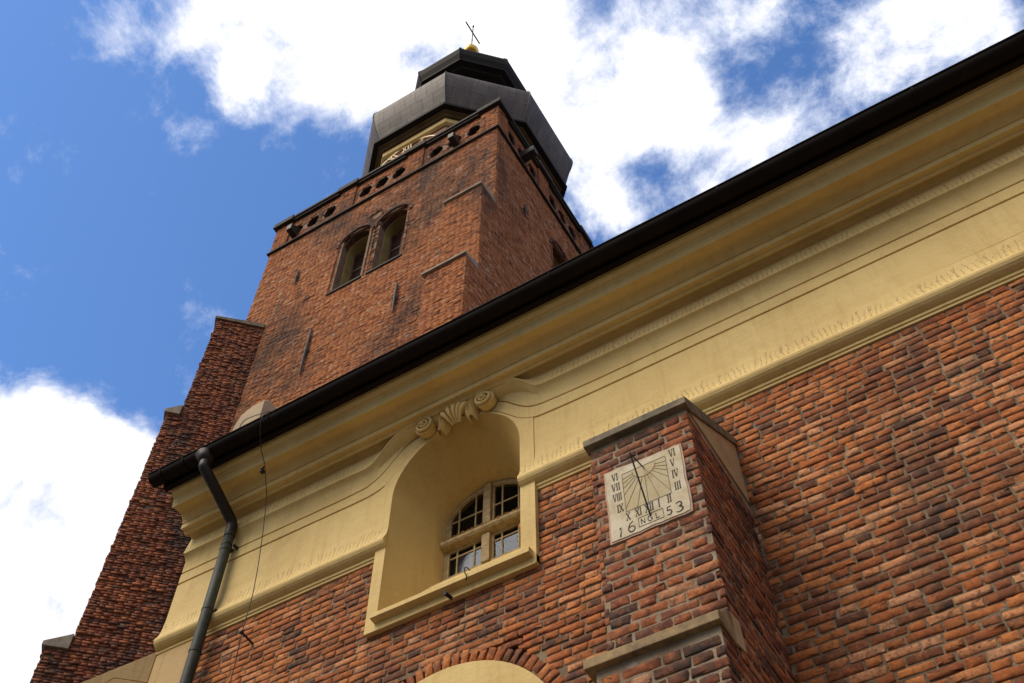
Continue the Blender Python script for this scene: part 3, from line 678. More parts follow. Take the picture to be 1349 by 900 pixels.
m = MB(); m.extrude([(-2.665, 5.375, 4.765), (-2.665, 5.375, 4.84), (-2.665, 5.42, 4.875), (-2.665, 5.655, 5.03), (-2.665, 5.655, 4.75)], (1.0, 0, 0)); m.build('coping', M_cop, but, bevel=.008)
m = MB(); m.extrude([(-1.665, 5.655, 4.765), (-1.665, 5.655, 5.025), (-1.665, 5.80, 5.05), (-1.665, 5.83, 4.80)], (-.03, 0, 0)); m.build('coping_cheek', M_cheek, but)

# corner buttress at the nave's west end: quoin plaster and stone cheek
s2 = math.sqrt(.5)
cb = MB(); cb.box(-9.24, -8.48, 6.975, 7.1, 2, 8.74)
cb = cb.build('corner_quoin', M_st, nave, bevel=.01)
def dpt(c, d, z): return (-9.24 - d * s2, 6.97 - d * s2, z)
m = MB(); m.extrude([dpt(0, 0, 8.36), dpt(0, 0, 8.82), dpt(0, .75, 8.20), dpt(0, .75, 8.12), dpt(0, .60, 8.12), dpt(0, .38, 8.36)], (-.5 * s2, .5 * s2, 0)); m.build('stone_cheek', M_st, nave, bevel=.006)
m = MB(); m.extrude([dpt(0, 0, 2), dpt(0, 0, 8.353), dpt(0, .376, 8.353), dpt(0, .72, 8.0), dpt(0, .72, 2)], (-.5 * s2, .5 * s2, 0)); m.build('diagonal_pier', M_st, nave, bevel=.006)

# plastered kneeler block of the west gable, rising above the eaves
m = MB()
ypr = [(7.05, 11.2), (7.05, 13.62)] + [(7.05 + .14 * f, 13.62 + .12 * math.sin(f * math.pi / 2)) for f in (.3, .6, 1)] + [(7.35, 13.72), (7.6, 13.5), (7.9, 12.9), (7.9, 11.2)]
xf = lambda x: -.0
rows = []
for x, dz in ((-9.35, -.62), (-9.30, -.30), (-9.22, -.10), (-9.1, -.03), (-8.95, 0), (-8.80, .0), (-8.78, -.02)):
    rows.append([(x, y, z + (dz if z > 11.5 else 0)) for y, z in ypr])
m.grid(rows); m.f.append(tuple(range(len(ypr)))); n0 = 6 * len(ypr); m.f.append(tuple(n0 + i for i in range(len(ypr))))
m.build('gable_kneeler', M_kn, nave)

# ================================================================== TOWER
tower = root('church_tower', 'tall square brick church tower with octagonal lantern and onion dome', 'tower')
TX0, TX1, TY0, TY1 = -20.22, -9.25, 14.3, 25.5
TCX, TCY = -14.75, 19.9
OPEN = [(-15.45, 35.95, .60, 32.72), (-13.74, 35.95, .60, 32.72)]   # centre x, spring z, half width, sill z
def thole_s(u, z):
    x = TX0 + u
    for c, sp, hw, sl_ in OPEN:
        r = hw + .16
        if sl_ - .12 < z < sp and abs(x - c) < r: return True
        if z >= sp and math.hypot(x - c, z - sp) < r: return True
    if ((x + 14.62) / .30) ** 2 + ((z - 37.02) / .26) ** 2 < 1: return True
    return False
OPEN_E = [(19.03, 35.95, .60, 32.72), (20.77, 35.95, .60, 32.72)]
def thole_e(u, z):
    y = TY0 + u
    for c, sp, hw, sl_ in OPEN_E:
        r = hw + .16
        if sl_ - .12 < z < sp and abs(y - c) < r: return True
        if z >= sp and math.hypot(y - c, z - sp) < r: return True
    return False
bricks_mesh('brick_facing', (TX0, TY0, 0), (1, 0, 0), (0, -1, 0), TX1 - TX0, 14.0, 38.95, M_tow, tower, hole=thole_s, near=False, seed=31, relief=.005, course=.086, joint=.015, gone=.08, depth=.05)
bricks_mesh('brick_facing', (TX1, TY0, 0), (0, 1, 0), (1, 0, 0), TY1 - TY0, 18.0, 38.95, M_tow, tower, hole=thole_e, near=False, seed=32, relief=.005, course=.086, joint=.015, gone=.08, depth=.05)
# core with the belfry openings: built from boxes and arch soffits
c = MB()
I = .03
def corewall_s():
    y0, y1 = TY0 + I, TY0 + 1.2
    xs = [TX0 + I, OPEN[0][0] - .62, OPEN[0][0] + .62, OPEN[1][0] - .62, OPEN[1][0] + .62, TX1 - I]
    c.box(xs[0], xs[-1], y0, y1, -1.6, 32.60); c.box(xs[0], xs[-1], y0, y1, 36.60, 38.95)
    c.box(xs[0], xs[1], y0, y1, 32.6, 36.6); c.box(xs[2], xs[3], y0, y1, 32.6, 36.6); c.box(xs[4], xs[5], y0, y1, 32.6, 36.6)
corewall_s()
x0, x1 = TX1 - 1.2, TX1 - I
ys = [TY0 + 1.2, OPEN_E[0][0] - .62, OPEN_E[0][0] + .62, OPEN_E[1][0] - .62, OPEN_E[1][0] + .62, TY1]
c.box(x0, x1, ys[0], ys[-1], -1.6, 32.6); c.box(x0, x1, ys[0], ys[-1], 36.6, 38.95); c.box(x0, x1, ys[0], ys[1], 32.6, 36.6); c.box(x0, x1, ys[2], ys[3], 32.6, 36.6); c.box(x0, x1, ys[4], ys[5], 32.6, 36.6)
c.box(TX0 + I, TX0 + 1.2, TY0 + 1.2, TY1, -1.6, 38.95); c.box(TX0 + 1.2, x0, TY1 - 1.2, TY1, -1.6, 38.95); c.box(TX0 + 1.2, x0, TY0 + 1.2, TY1 - 1.2, 38.6, 38.94)
c.build('wall_core', M_mortt, tower)
def belfry(c0, axis):
    cx_, sp, hw, sl_ = c0
    def P(a, d, z): return (a, TY0 + d, z) if axis == 'x' else (TX1 - d, a, z)
    # stepped brick order around the opening
    fr = MB(); ts = np.linspace(0, math.pi, 17)
    def line(r, d): return [P(cx_ - r, d, sl_ - .1)] + [P(cx_ - r * math.cos(t), d, sp + r * math.sin(t)) for t in ts] + [P(cx_ + r, d, sl_ - .1)]
    fr.grid([line(hw + .17, -.02), line(hw + .17, .12), line(hw + .03, .12), line(hw + .02, .34)])
    o = fr.build('belfry_opening', M_tow, tower)
    jb = MB(); jb.grid([line(hw + .02, .34), line(hw + .0, .36), line(hw - .06, .8), line(hw - .06, 1.12)]); jb.build('jamb', M_jamb, o)
    sp_ = MB()   # fills the spandrels behind the arch
    sp_.grid([line(hw - .08, 1.12), [P(cx_ - .8, 1.12, sl_)] + [P(cx_ - .8, 1.12, sp)] + [P(cx_ + (k - 8) * .1, 1.12, 36.9) for k in range(1, 16)] + [P(cx_ + .8, 1.12, sp), P(cx_ + .8, 1.12, sl_)]]); sp_.build('backing', M_jamb, o)
    sh = MB(); q = [P(cx_ - hw, .78, sl_), P(cx_ + hw, .78, sl_), P(cx_ + hw, .78, sp + .7), P(cx_ - hw, .78, sp + .7)]
    sh.add(q, [(0, 1, 2, 3)])
    def bx(a0, a1, z0, z1, d0, d1):
        if axis == 'x': sh.box(a0, a1, TY0 + d0, TY0 + d1, z0, z1)
        else: sh.box(TX1 - d1, TX1 - d0, a0, a1, z0, z1)
    for a in (-hw + .02, -.05, hw - .12): bx(cx_ + a, cx_ + a + .1, sl_, sp + .6, .68, .78)
    for z in (sl_ + .05, sl_ + 1.1, sl_ + 2.2, sp): bx(cx_ - hw, cx_ + hw, z, z + .1, .69, .77)
    for k in range(26): bx(cx_ - hw, cx_ + hw, sl_ + .2 + k * .13, sl_ + .23 + k * .13, .72, .765)
    sh.build('shutter', M_shut, o)
    sl2 = MB()
    if axis == 'x': sl2.box(cx_ - hw - .19, cx_ + hw + .12, TY0 - .05, TY0 + .9, sl_ - .16, sl_ - .06)
    else: sl2.box(TX1 - .9, TX1 + .05, cx_ - hw - .19, cx_ + hw + .12, sl_ - .16, sl_ - .06)
    sl2.build('sill', M_dark, o)
    bk = MB()   # soldier brick arch ring, dark weathered
    rr0, rr1 = hw + .17, hw + .30
    n = 30
    for k in range(n):
        t0, t1 = math.pi * k / n + .008, math.pi * (k + 1) / n - .008
        pr_ = [P(cx_ - r * math.cos(t), -.035, sp + r * math.sin(t)) for r, t in ((rr0, t0), (rr1, t0), (rr1, t1), (rr0, t1))]
        bk.extrude(pr_, (0, .06, 0) if axis == 'x' else (-.06, 0, 0))
    bk.build('arch_ring', M_dia, o)
for o_ in OPEN: belfry(o_, 'x')
for o_ in OPEN_E: belfry(o_, 'y')
m = MB(); n = 24
ring = lambda k_, y: [(-14.62 + .33 * k_ * math.cos(2 * math.pi * k / n), y, 37.02 + .28 * k_ * math.sin(2 * math.pi * k / n)) for k in range(n + 1)]
m.grid([ring(1.05, TY0 - .02), ring(1.0, TY0 + .02), ring(.85, TY0 + .28), ring(.01, TY0 + .30)]); m.build('oculus', M_dia, tower)

# string course, parapet with openings, coping, spouts
def ringbox(mb, off, z0, z1, th=.5):
    x0, x1, y0, y1 = TX0 - off, TX1 + off, TY0 - off, TY1 + off
    mb.box(x0, x1, y0, y0 + th, z0, z1); mb.box(x0, x1, y1 - th, y1, z0, z1); mb.box(x0, x0 + th, y0 + th, y1 - th, z0, z1); mb.box(x1 - th, x1, y0 + th, y1 - th, z0, z1)
m = MB(); ringbox(m, .10, 38.93, 39.02); ringbox(m, .05, 39.02, 39.10); m.build('string_course', M_dark, tower)
def panel(mb, P, a0, a1, z0, z1, holes, th=.35):
    # flat wall with hexagonal openings
    aa_ = sorted([a0, a1] + [h - .40 for h in holes] + [h + .40 for h in holes]); 
    def q(a, b, zz0, zz1, d): mb.add([P(a, d, zz0), P(b, d, zz0), P(b, d, zz1), P(a, d, zz1)], [(0, 1, 2, 3)])
    segs = []; cur = a0
    for h in sorted(holes):
        if h - .40 > cur: segs.append((cur, h - .40))
        cur = h + .40
    segs.append((cur, a1))
    for d in (0, th):
        for s0, s1 in segs: q(s0, s1, z0, z1, d)
    for h in holes:
        zc = (z0 + z1) / 2 - .05; hx = [(-.18, -.42), (.18, -.42), (.34, 0), (.18, .42), (-.18, .42), (-.34, 0)]
        oc = [(-.40, z0 - zc), (.40, z0 - zc), (.40, 0), (.40, z1 - zc), (-.40, z1 - zc), (-.40, 0)]
        for d in (0, th):
            mb.grid([[P(h + x, d, zc + z) for x, z in oc + oc[:1]], [P(h + x, d, zc + z) for x, z in hx + hx[:1]]])
        lb = MB(); lin.append(lb); lb.grid([[P(h + x, .05, zc + z) for x, z in hx + hx[:1]], [P(h + x, th, zc + z) for x, z in hx + hx[:1]]]); mb.grid([[P(h + x, 0, zc + z) for x, z in hx + hx[:1]], [P(h + x, .05, zc + z) for x, z in hx + hx[:1]]])
PS = lambda a, d, z: (a, TY0 + .02 + d, z)
PE = lambda a, d, z: (TX1 - .02 - d, a, z)
HS = [-19.05, -18.2, -17.35, -15.55, -14.75, -13.92, -12.12, -11.24, -10.36]
HE = [15.38, 16.2, 17.0, 18.65, 19.45, 20.3, 22.2, 23.0, 23.9]
lin = []; m = MB(); panel(m, PS, TX0 + .04, TX1 - .04, 39.10, 40.95, HS); panel(m, PE, TY0 + .42, TY1, 39.10, 40.95, HE)
m.box(TX0 + .04, TX0 + .4, TY0 + .45, TY1, 39.1, 40.95); m.box(TX0 + .4, TX1 - .4, TY1 - .4, TY1, 39.1, 40.95)
par = m.build('parapet', M_para, tower); [lb.build('opening_shade_lining', M_dark, par) for lb in lin]  # linings coloured near black to stand in for shade inside the openings
def hexhole(hs):
    def f(u, z):
        for h in hs:
            dx, dz = abs(u - h), abs(z - 39.975)
            if dz < .47 and dx < .34 + .06 - dz * .36: return True
        return False
    return f
bricks_mesh('brick_facing', (TX0 + .04, TY0 + .0, 0), (1, 0, 0), (0, -1, 0), TX1 - TX0 - .08, 39.12, 40.95, M_tow, par, hole=hexhole([h - TX0 - .04 for h in HS]), near=False, seed=61, relief=.005, course=.086, joint=.015, gone=.05, depth=.03, tone=(0, .8))
bricks_mesh('brick_facing', (TX1 - .0, TY0, 0), (0, 1, 0), (1, 0, 0), TY1 - TY0, 39.12, 40.95, M_tow, par, hole=hexhole([h - TY0 for h in HE]), near=False, seed=62, relief=.005, course=.086, joint=.015, gone=.05, depth=.03, tone=(0, .8))
for a, w_ in ((-19.8, .8), (-16.45, .8), (-13.1, .8), (-9.60, .8)):
    bricks_mesh('pier_bricks', (a - .4, TY0 - .07, 0), (1, 0, 0), (0, -1, 0), w_, 39.12, 40.95, M_tow, par, near=False, seed=int(70 + a), relief=.006, course=.086, joint=.015, depth=.03, tone=(0, .8))
for a, w_ in ((14.25, .75), (17.4, .8), (20.9, .8)):
    bricks_mesh('pier_bricks', (TX1 + .07, a, 0), (0, 1, 0), (1, 0, 0), w_, 39.12, 40.95, M_tow, par, near=False, seed=int(90 + a), relief=.006, course=.086, joint=.015, depth=.03, tone=(0, .8))
for bx_ in [(a - .40, a + .40, TY0 - .05, TY0 + .4) for a in (-19.8, -16.45, -13.1)] + [(-10.0, TX1 + .05, TY0 - .05, TY0 + .7)] + [(TX1 - .4, TX1 + .05, a - .4, a + .4) for a in (17.8, 21.3, 25.1)]:
    pm = MB(); pm.box(*bx_, 39.1, 40.95); pm.build('pier', M_para, par, bevel=.015)
m = MB(); ringbox(m, .12, 40.95, 41.08, .6); ringbox(m, .18, 41.08, 41.22, .6)
for a in (-19.8, -16.45, -13.1): m.box(a - .5, a + .5, TY0 - .22, TY0 + .5, 40.97, 41.26)
m.box(-10.1, TX1 + .22, TY0 - .22, TY0 + .8, 40.97, 41.26)
for a in (17.8, 21.3, 25.1): m.box(TX1 - .4, TX1 + .22, a - .5, a + .5, 40.97, 41.26)
m.build('parapet_coping', M_dark, par)
for x in (-19.05, -11.15):
    m = MB(); m.extrude([(x - .13, TY0 + .2, 39.35), (x - .13, TY0 - .42, 39.45), (x - .13, TY0 - .42, 39.8), (x - .13, TY0 + .2, 40.2)], (.26, 0, 0)); m.build('water_spout', M_iron, tower, bevel=.02)
for y in (16.2,):
    m = MB(); m.extrude([(TX1 - .2, y - .17, 39.45), (TX1 + .6, y - .17, 39.6), (TX1 + .6, y - .17, 39.95), (TX1 - .2, y - .17, 39.95)], (0, .34, 0)); m.build('water_spout', M_iron, tower, bevel=.02)
# iron wall anchors
def anchor(p, h, axis='x'):
    m = MB(); x, y, z = p
    m.tube([(x, y, z - h / 2), (x + .02, y - .02, z), (x, y, z + h / 2)], [.025, .055, .03], 6)
    m.tube([(x - .12, y, z + .02), (x + .12, y, z - .02)] if axis == 'x' else [(x, y - .12, z), (x, y + .12, z)], .03, 6)
    m.build('wall_anchor', M_iron, tower)
anchor((-12.96, TY0 - .06, 29.75), 1.8); anchor((-16.45, TY0 - .06, 29.3), 2.6); anchor((-18.05, TY0 - .06, 35.3), 1.0); anchor((-10.5, TY0 - .06, 33.8), .7); anchor((TX1 + .06, 16.24, 35.3), .9, 'y')

# orthogonal buttress near the south-east corner: two stages
for (yf, zt, zlo, sd_) in ((13.46, 32.70, 27.18, 41), (12.84, 27.18, 16, 43)):
    b = MB(); b.box(-10.63, TX1 - .025, yf + .03, TY0 + .05, -1.6 if yf < 13 else 26.5, zt + (.0)); b = b.build('buttress', M_mortt, tower)
    bricks_mesh('buttress_face', (-10.66, yf, 0), (1, 0, 0), (0, -1, 0), 1.42, zlo, zt, M_tow, b, near=False, seed=sd_, relief=.005, course=.086, joint=.015, gone=.08, depth=.05, tone=(0, .9))
    bricks_mesh('buttress_side', (TX1 + .002, yf, 0), (0, 1, 0), (1, 0, 0), TY0 - yf + .02, zlo, zt, M_tow, b, near=False, seed=sd_ + 1, relief=.005, course=.086, joint=.015, gone=.08, depth=.05)
    yb = TY0 if yf > 13 else 13.46
    m = MB(); m.extrude([(-10.75, yf - .08, zt), (-10.75, yf - .08, zt + .09), (-10.75, yb + .0, zt + .36), (-10.75, yb, zt)], (1.52, 0, 0)); m.build('coping', M_tcop, b, bevel=.012)

# diagonal corner buttress on the south-west corner, three stages
D1 = np.array([-s2, -s2, 0]); DN = np.array([s2, -s2, 0]); C0 = np.array([TX0, TY0, 0.])
HWD = .86
def dp(d, n_, z): p = C0 + D1 * d + DN * n_; return (p[0], p[1], z)
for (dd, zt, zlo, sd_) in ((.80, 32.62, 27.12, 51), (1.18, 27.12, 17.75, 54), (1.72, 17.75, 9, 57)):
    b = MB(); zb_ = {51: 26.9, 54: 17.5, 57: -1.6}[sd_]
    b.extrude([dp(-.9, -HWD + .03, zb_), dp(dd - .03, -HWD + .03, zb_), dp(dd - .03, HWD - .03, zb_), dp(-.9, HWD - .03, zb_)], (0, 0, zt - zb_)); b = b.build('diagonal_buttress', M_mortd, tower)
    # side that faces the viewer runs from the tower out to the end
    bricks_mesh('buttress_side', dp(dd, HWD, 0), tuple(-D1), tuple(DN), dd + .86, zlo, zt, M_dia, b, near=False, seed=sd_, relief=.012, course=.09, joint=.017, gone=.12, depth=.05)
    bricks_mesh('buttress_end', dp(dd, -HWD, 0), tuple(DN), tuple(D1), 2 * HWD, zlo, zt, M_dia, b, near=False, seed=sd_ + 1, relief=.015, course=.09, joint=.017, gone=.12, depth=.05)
    nxt = {51: -.9, 54: .80, 57: 1.18}[sd_]
    rise = .10 if sd_ == 51 else .34
    m = MB(); m.extrude([dp(dd + .10, -HWD - .06, zt), dp(dd + .10, -HWD - .06, zt + .13), dp(max(nxt, -.85) - .0, -HWD - .06, zt + .13 + rise), dp(max(nxt, -.85), -HWD - .06, zt)], tuple(DN * (2 * HWD + .12))); m.build('coping', M_tcop if sd_ != 51 else M_copg, b, bevel=.012)

# octagonal drum
def octa(a, z, k0=0): r = a / math.cos(math.pi / 8); return [(TCX + r * math.cos(R(22.5 + 45 * k)), TCY + r * math.sin(R(22.5 + 45 * k)), z) for k in range(8)]
def oct_stack(prof, name, mat, parent, uv=False, cap=True, cx_=None):
    m = MB(); 
    for a, z in prof: m.v += octa(a, z)
    for i in range(len(prof) - 1):
        for k in range(8): m.f.append((i * 8 + k, i * 8 + (k + 1) % 8, (i + 1) * 8 + (k + 1) % 8, (i + 1) * 8 + k))
    if cap: m.f.append(tuple(range(7, -1, -1))); m.f.append(tuple((len(prof) - 1) * 8 + k for k in range(8)))
    o = m.build(name, mat, parent)
    if uv:
        me = o.data; l = me.uv_layers.new(name='UV'); s = [0]
        for i in range(len(prof) - 1): s.append(s[-1] + math.hypot(prof[i + 1][0] - prof[i][0], prof[i + 1][1] - prof[i][1]))
        for p in me.polygons:
            if len(p.loop_indices) > 4: continue
            vs = list(p.vertices); ks = [v % 8 for v in vs]; kk = (0 if set(ks) == {0, 7} and False else min(ks)) if set(ks) != {0, 7} else 7
            for li in p.loop_indices:
                v = me.loops[li].vertex_index; i, k = divmod(v, 8); a = prof[i][0]; side = -.5 if k == kk else .5
                l.data[li].uv = (kk * 7.3 + side * a * .828, s[i])
    return o
drum = oct_stack([(4.02, 38.9), (4.02, 46.75)], 'drum', M_drumb, tower)
oct_stack([(4.06, 46.70), (4.20, 46.80), (4.22, 47.12), (4.10, 47.16)], 'drum_band', M_pl, drum, cap=False)
oct_stack([(4.10, 47.15), (4.10, 47.24), (4.30, 47.26), (4.34, 47.40), (4.46, 47.44), (4.48, 47.54)], 'drum_cornice', M_drumt, drum, cap=False)
oct_stack([(4.40, 47.52), (4.72, 47.56), (4.74, 47.70), (4.42, 47.78)], 'drum_eaves', M_lead, drum)
ON = [(4.40, 47.76), (4.50, 48.1), (4.64, 48.5), (4.78, 48.9), (4.90, 49.3), (4.99, 49.7), (5.05, 50.05), (5.07, 50.35), (5.04, 50.6), (4.93, 50.9), (4.68, 51.3), (4.25, 51.9), (3.7, 52.6), (3.1, 53.5), (2.6, 54.5), (2.3, 55.5), (2.2, 56.2)]
onion = oct_stack(ON, 'onion_dome', M_onion, tower, uv=True)
for k in range(8):     # rolls on the arrises
    m = MB(); m.tube([Vector(octa(a + .005, z)[k]) for a, z in ON[:-1]], .03, 6); m.build('hip_roll', M_onion, onion)
lan = oct_stack([(2.1, 56.1), (2.1, 57.4), (2.3, 57.5), (2.35, 57.7), (2.7, 57.85), (2.75, 58.0), (3.05, 58.1), (3.08, 58.25), (3.22, 58.6), (3.30, 59.0), (3.28, 59.2), (3.0, 60.0), (2.2, 61.0), (1.2, 62.2), (.5, 63.6), (.25, 66), (.13, 67.5)], 'lantern', M_lead, tower)
for k in range(8):
    m = MB(); m.tube([Vector(octa(a + .01, z)[k]) for a, z in ((3.08, 58.25), (3.22, 58.6), (3.30, 59.0), (3.28, 59.2), (3.0, 60.0), (2.2, 61.0))], .03, 6); m.build('hip_roll', M_lead, lan)
# finial
FX, FY = -14.93, 19.72
fin = MB(); fin.tube([(TCX - .03, TCY - .02, 67.3), (FX, FY, 69.2)], [.14, .08], 10); fin = fin.build('finial', M_lead, tower)
bm = bmesh.new(); bmesh.ops.create_uvsphere(bm, u_segments=24, v_segments=16, radius=.50, matrix=Matrix.Translation((FX, FY, 68.1))); me = bpy.data.meshes.new('gilded_ball'); bm.to_mesh(me); bm.free()
link('gilded_ball', me, M_gold, fin, True)
m = MB(); m.tube([(FX, FY, 68.5), (FX - .01, FY, 73.05)], .035, 8); m.tube([(FX, FY, 73.0), (FX, FY, 73.2)], [.075, .05], 8); m.tube([(FX, FY, 70.3), (FX, FY, 70.4)], .05, 8)
m.box(FX - .035, FX + .035, FY - .88, FY + .86, 71.7, 71.84); m.build('cross', M_iron, fin, bevel=.008)

# tower clock
clock = root('tower_clock', 'gilded skeleton clock face with roman numerals behind the tower parapet', 'clock')
KX, KZ, KR, KY = -15.05, 44.97, 1.86, TCY - 4.06
m = MB(); n = 72
def torus_ring(mb, r, th, yy=KY): mb.tube([(KX + r * math.cos(2 * math.pi * k / n), yy, KZ + r * math.sin(2 * math.pi * k / n)) for k in range(n)] + [(KX + r, yy, KZ)], th, 6, cap=False)
torus_ring(m, KR, .055); torus_ring(m, KR - .62, .03); m.build('dial_ring', M_goldp, clock)
ROM = ['XII', 'I', 'II', 'III', 'IV', 'V', 'VI', 'VII', 'VIII', 'IX', 'X', 'XI']
def roman_strokes(s, wI=.30, wV=.62, wX=.62):
    out_ = []; x = 0
    for ch in s:
        w_ = {'I': wI, 'V': wV, 'X': wX}[ch]
        if ch == 'I': out_ += [((x + w_ / 2, 0), (x + w_ / 2, 1), .13), ((x + w_ * .1, 0), (x + w_ * .9, 0), .04), ((x + w_ * .1, 1), (x + w_ * .9, 1), .04)]
        if ch == 'V': out_ += [((x + w_ * .1, 1), (x + w_ * .5, 0), .14), ((x + w_ * .9, 1), (x + w_ * .5, 0), .05), ((x, 1), (x + .26, 1), .04), ((x + w_ - .2, 1), (x + w_, 1), .04)]
        if ch == 'X': out_ += [((x + w_ * .1, 1), (x + w_ * .9, 0), .14), ((x + w_ * .9, 1), (x + w_ * .1, 0), .05), ((x, 1), (x + .24, 1), .04), ((x + w_ - .22, 1), (x + w_, 1), .04), ((x, 0), (x + .22, 0), .04), ((x + w_ - .24, 0), (x + w_, 0), .04)]
        x += w_ + .02
    return out_, x
def stroke(mb, f, a, b, wd, th):      # a thick bar from a to b in glyph space, mapped by f(u, v, depth)
    ax, ay = a; bx_, by_ = b; L_ = math.hypot(bx_ - ax, by_ - ay) or 1e-6; nx, ny = -(by_ - ay) / L_ * wd / 2, (bx_ - ax) / L_ * wd / 2
    q = [(ax + nx, ay + ny), (bx_ + nx, by_ + ny), (bx_ - nx, by_ - ny), (ax - nx, ay - ny)]
    mb.add([f(u, v, 0) for u, v in q] + [f(u, v, th) for u, v in q], [(0, 1, 2, 3), (4, 7, 6, 5), (0, 4, 5, 1), (1, 5, 6, 2), (2, 6, 7, 3), (3, 7, 4, 0)])
for k, s in enumerate(ROM):
    a = math.pi / 2 - k * math.pi / 6 + .06; st, wtot = roman_strokes(s); H = .52
    m = MB()
    def f(u, v, d, a=a, wtot=wtot):
        x = (u - wtot / 2) * H * .85; y = (v - .5) * H + KR - .31
        return (KX + y * math.cos(a) + x * math.sin(a), KY - .02 - d, KZ + y * math.sin(a) - x * math.cos(a))
    for p, q, wd in st: stroke(m, f, p, q, max(wd, .13), .03)
    m.build('numeral', M_goldp, clock)
for ln, a in ((1.5, R(62)), (1.05, R(200))):
    m = MB(); m.tube([(KX, KY - .08, KZ), (KX + ln * math.cos(a), KY - .08, KZ + ln * math.sin(a))], [.07, .025], 6); m.build('hand', M_goldp, clock)
m = MB(); m.tube([(KX, KY + .06, KZ), (KX, KY - .12, KZ)], .12, 12); m.build('hub', M_goldp, clock)

# ================================================================== SUNDIAL
dial = root('sundial', 'square cream painted sundial dated 1653 on the brick buttress front', 'sundial')
SY = 5.642
def dialmat():
    m = Mat('sundial_limewash', .85, .2)
    c = m.mix(m.mr(m.noise(6, 6, .65), .35, .7), (.66, .58, .42), (.50, .40, .23)); c = m.mix(m.mr(m.noise(3, 5, .7, stretch=(2, 1, .6)), .55, .72, 0, .6), c, (.62, .60, .52))
    c = m.mix(m.mr(m.noise(11, 7, .75, stretch=(1, 1, .5)), .50, .72, 0, .55), c, (.26, .19, .10))
    X, Y_, Z = m.xyz(); ins = m.math('MULTIPLY', m.math('LESS_THAN', m.math('ABSOLUTE', m.math('SUBTRACT', X, -2.13)), .195), m.math('LESS_THAN', m.math('ABSOLUTE', m.math('SUBTRACT', Z, 6.565)), .215))
    c = m.mix(m.math('MULTIPLY', ins, .6), c, (.48, .38, .19)); m.color(c); m.bump(m.noise(45, 5, .65), .003); return m.m
M_dialp = dialmat()
M_ink = simple('faded_black_paint', (.030, .026, .022), (.075, .065, .05), 30, .8, .2, .0005)
M_ink2 = simple('thin_brown_line', (.12, .10, .07), (.20, .16, .10), 25, .8, .2, .0005)
M_rim = simple('red_lime_rim', (.42, .25, .17), (.50, .38, .28), 12)
m = MB(); pts = []
gg = np.random.default_rng(9)
cor = [(-2.475, 6.085), (-1.80, 6.085), (-1.795, 6.845), (-2.475, 6.875)]
for i in range(4):
    a, b = cor[i], cor[(i + 1) % 4]
    for t in np.linspace(0, 1, 12)[:-1]: pts.append((a[0] + (b[0] - a[0]) * t + gg.normal(0, .0035), SY, a[1] + (b[1] - a[1]) * t + gg.normal(0, .0035)))
m.extrude(pts, (0, .03, 0)); m.build('plate', M_dialp, dial)
m = MB(); ctr = (-2.137, 6.47); m.extrude([(ctr[0] + (p[0] - ctr[0]) * 1.05, SY + .006, ctr[1] + (p[2] - ctr[1]) * 1.045) for p in pts], (0, .02, 0)); m.build('mortar_rim', M_rim, dial)
fd = lambda u, v, d: (u, SY - .0015 - d, v)
def dline(mb, a, b, wd=.0035): stroke(mb, fd, a, b, wd, .0012)
m = MB()
x0, x1, z0, z1 = -2.328, -1.932, 6.345, 6.785; cxd, czd = -2.13, 6.765
for a, b in (((x0, z0), (x1, z0)), ((x1, z0), (x1, z1)), ((x1, z1), (x0, z1)), ((x0, z1), (x0, z0))): dline(m, a, b)
for k in range(20):
    a0, a1 = math.pi + math.pi * k / 20, math.pi + math.pi * (k + 1) / 20
    dline(m, (cxd + .105 * math.cos(a0), czd + .105 * math.sin(a0)), (cxd + .105 * math.cos(a1), czd + .105 * math.sin(a1)))
for an in (-168, -155, -143, -131, -117, -103, -90, -77, -63, -49, -37, -25, -12):
    a = R(an); c_, s_ = math.cos(a), math.sin(a); t = min((x1 - cxd) / abs(c_) if abs(c_) > 1e-3 else 9, (czd - z0) / abs(s_)); dline(m, (cxd + .105 * c_, czd + .105 * s_), (cxd + t * c_, czd + t * s_), .003)
m.build('hour_line', M_ink2, dial)
def numeral(s, u, v, h, ws=.8, name='numeral', rot=0):
    st, wt = roman_strokes(s); m = MB(); f = lambda a, b, d: (u + (a - wt / 2) * h * ws, SY - .0015 - d, v + (b - .5) * h)
    for p, q, wd in st: stroke(m, f, p, q, wd, .0015)
    return m.build(name, M_ink, dial)
for s, u, v in (('VI', -2.392, 6.785), ('VII', -2.392, 6.668), ('VIII', -2.388, 6.545), ('IX', -2.375, 6.412), ('X', -2.315, 6.288), ('XI', -2.225, 6.29), ('XII', -2.13, 6.29), ('I', -2.045, 6.29), ('II', -1.955, 6.295),
                ('III', -1.868, 6.395), ('IV', -1.872, 6.54), ('V', -1.878, 6.67), ('VI', -1.868, 6.787)):
    numeral(s, u, v, .082, .74 if s != 'VIII' else .62)
def curve_strokes(pts, wds):
    return [(pts[i], pts[i + 1], (wds[i] + wds[i + 1]) / 2) for i in range(len(pts) - 1)]
def arcp(cx_, cy_, rx, ry, a0, a1, n=14): return [(cx_ + rx * math.cos(R(a)), cy_ + ry * math.sin(R(a))) for a in np.linspace(a0, a1, n)]
def wv_(n, lo=.05, hi=.13): return [lo + (hi - lo) * math.sin(math.pi * i / (n - 1)) for i in range(n)]
GL = {}
p = arcp(-.02, .12, .16, .18, 300, 380, 6) + [(.20, .5), (.21, 1.0)]; GL['1'] = curve_strokes(p, wv_(len(p))) + [((.21, 1.0), (.05, .84), .06)]
p = arcp(.62, .35, .62, .72, 100, 180, 10) + arcp(.30, .30, .30, .30, 180, 500, 16); GL['6'] = curve_strokes(p, wv_(len(p), .04, .11))
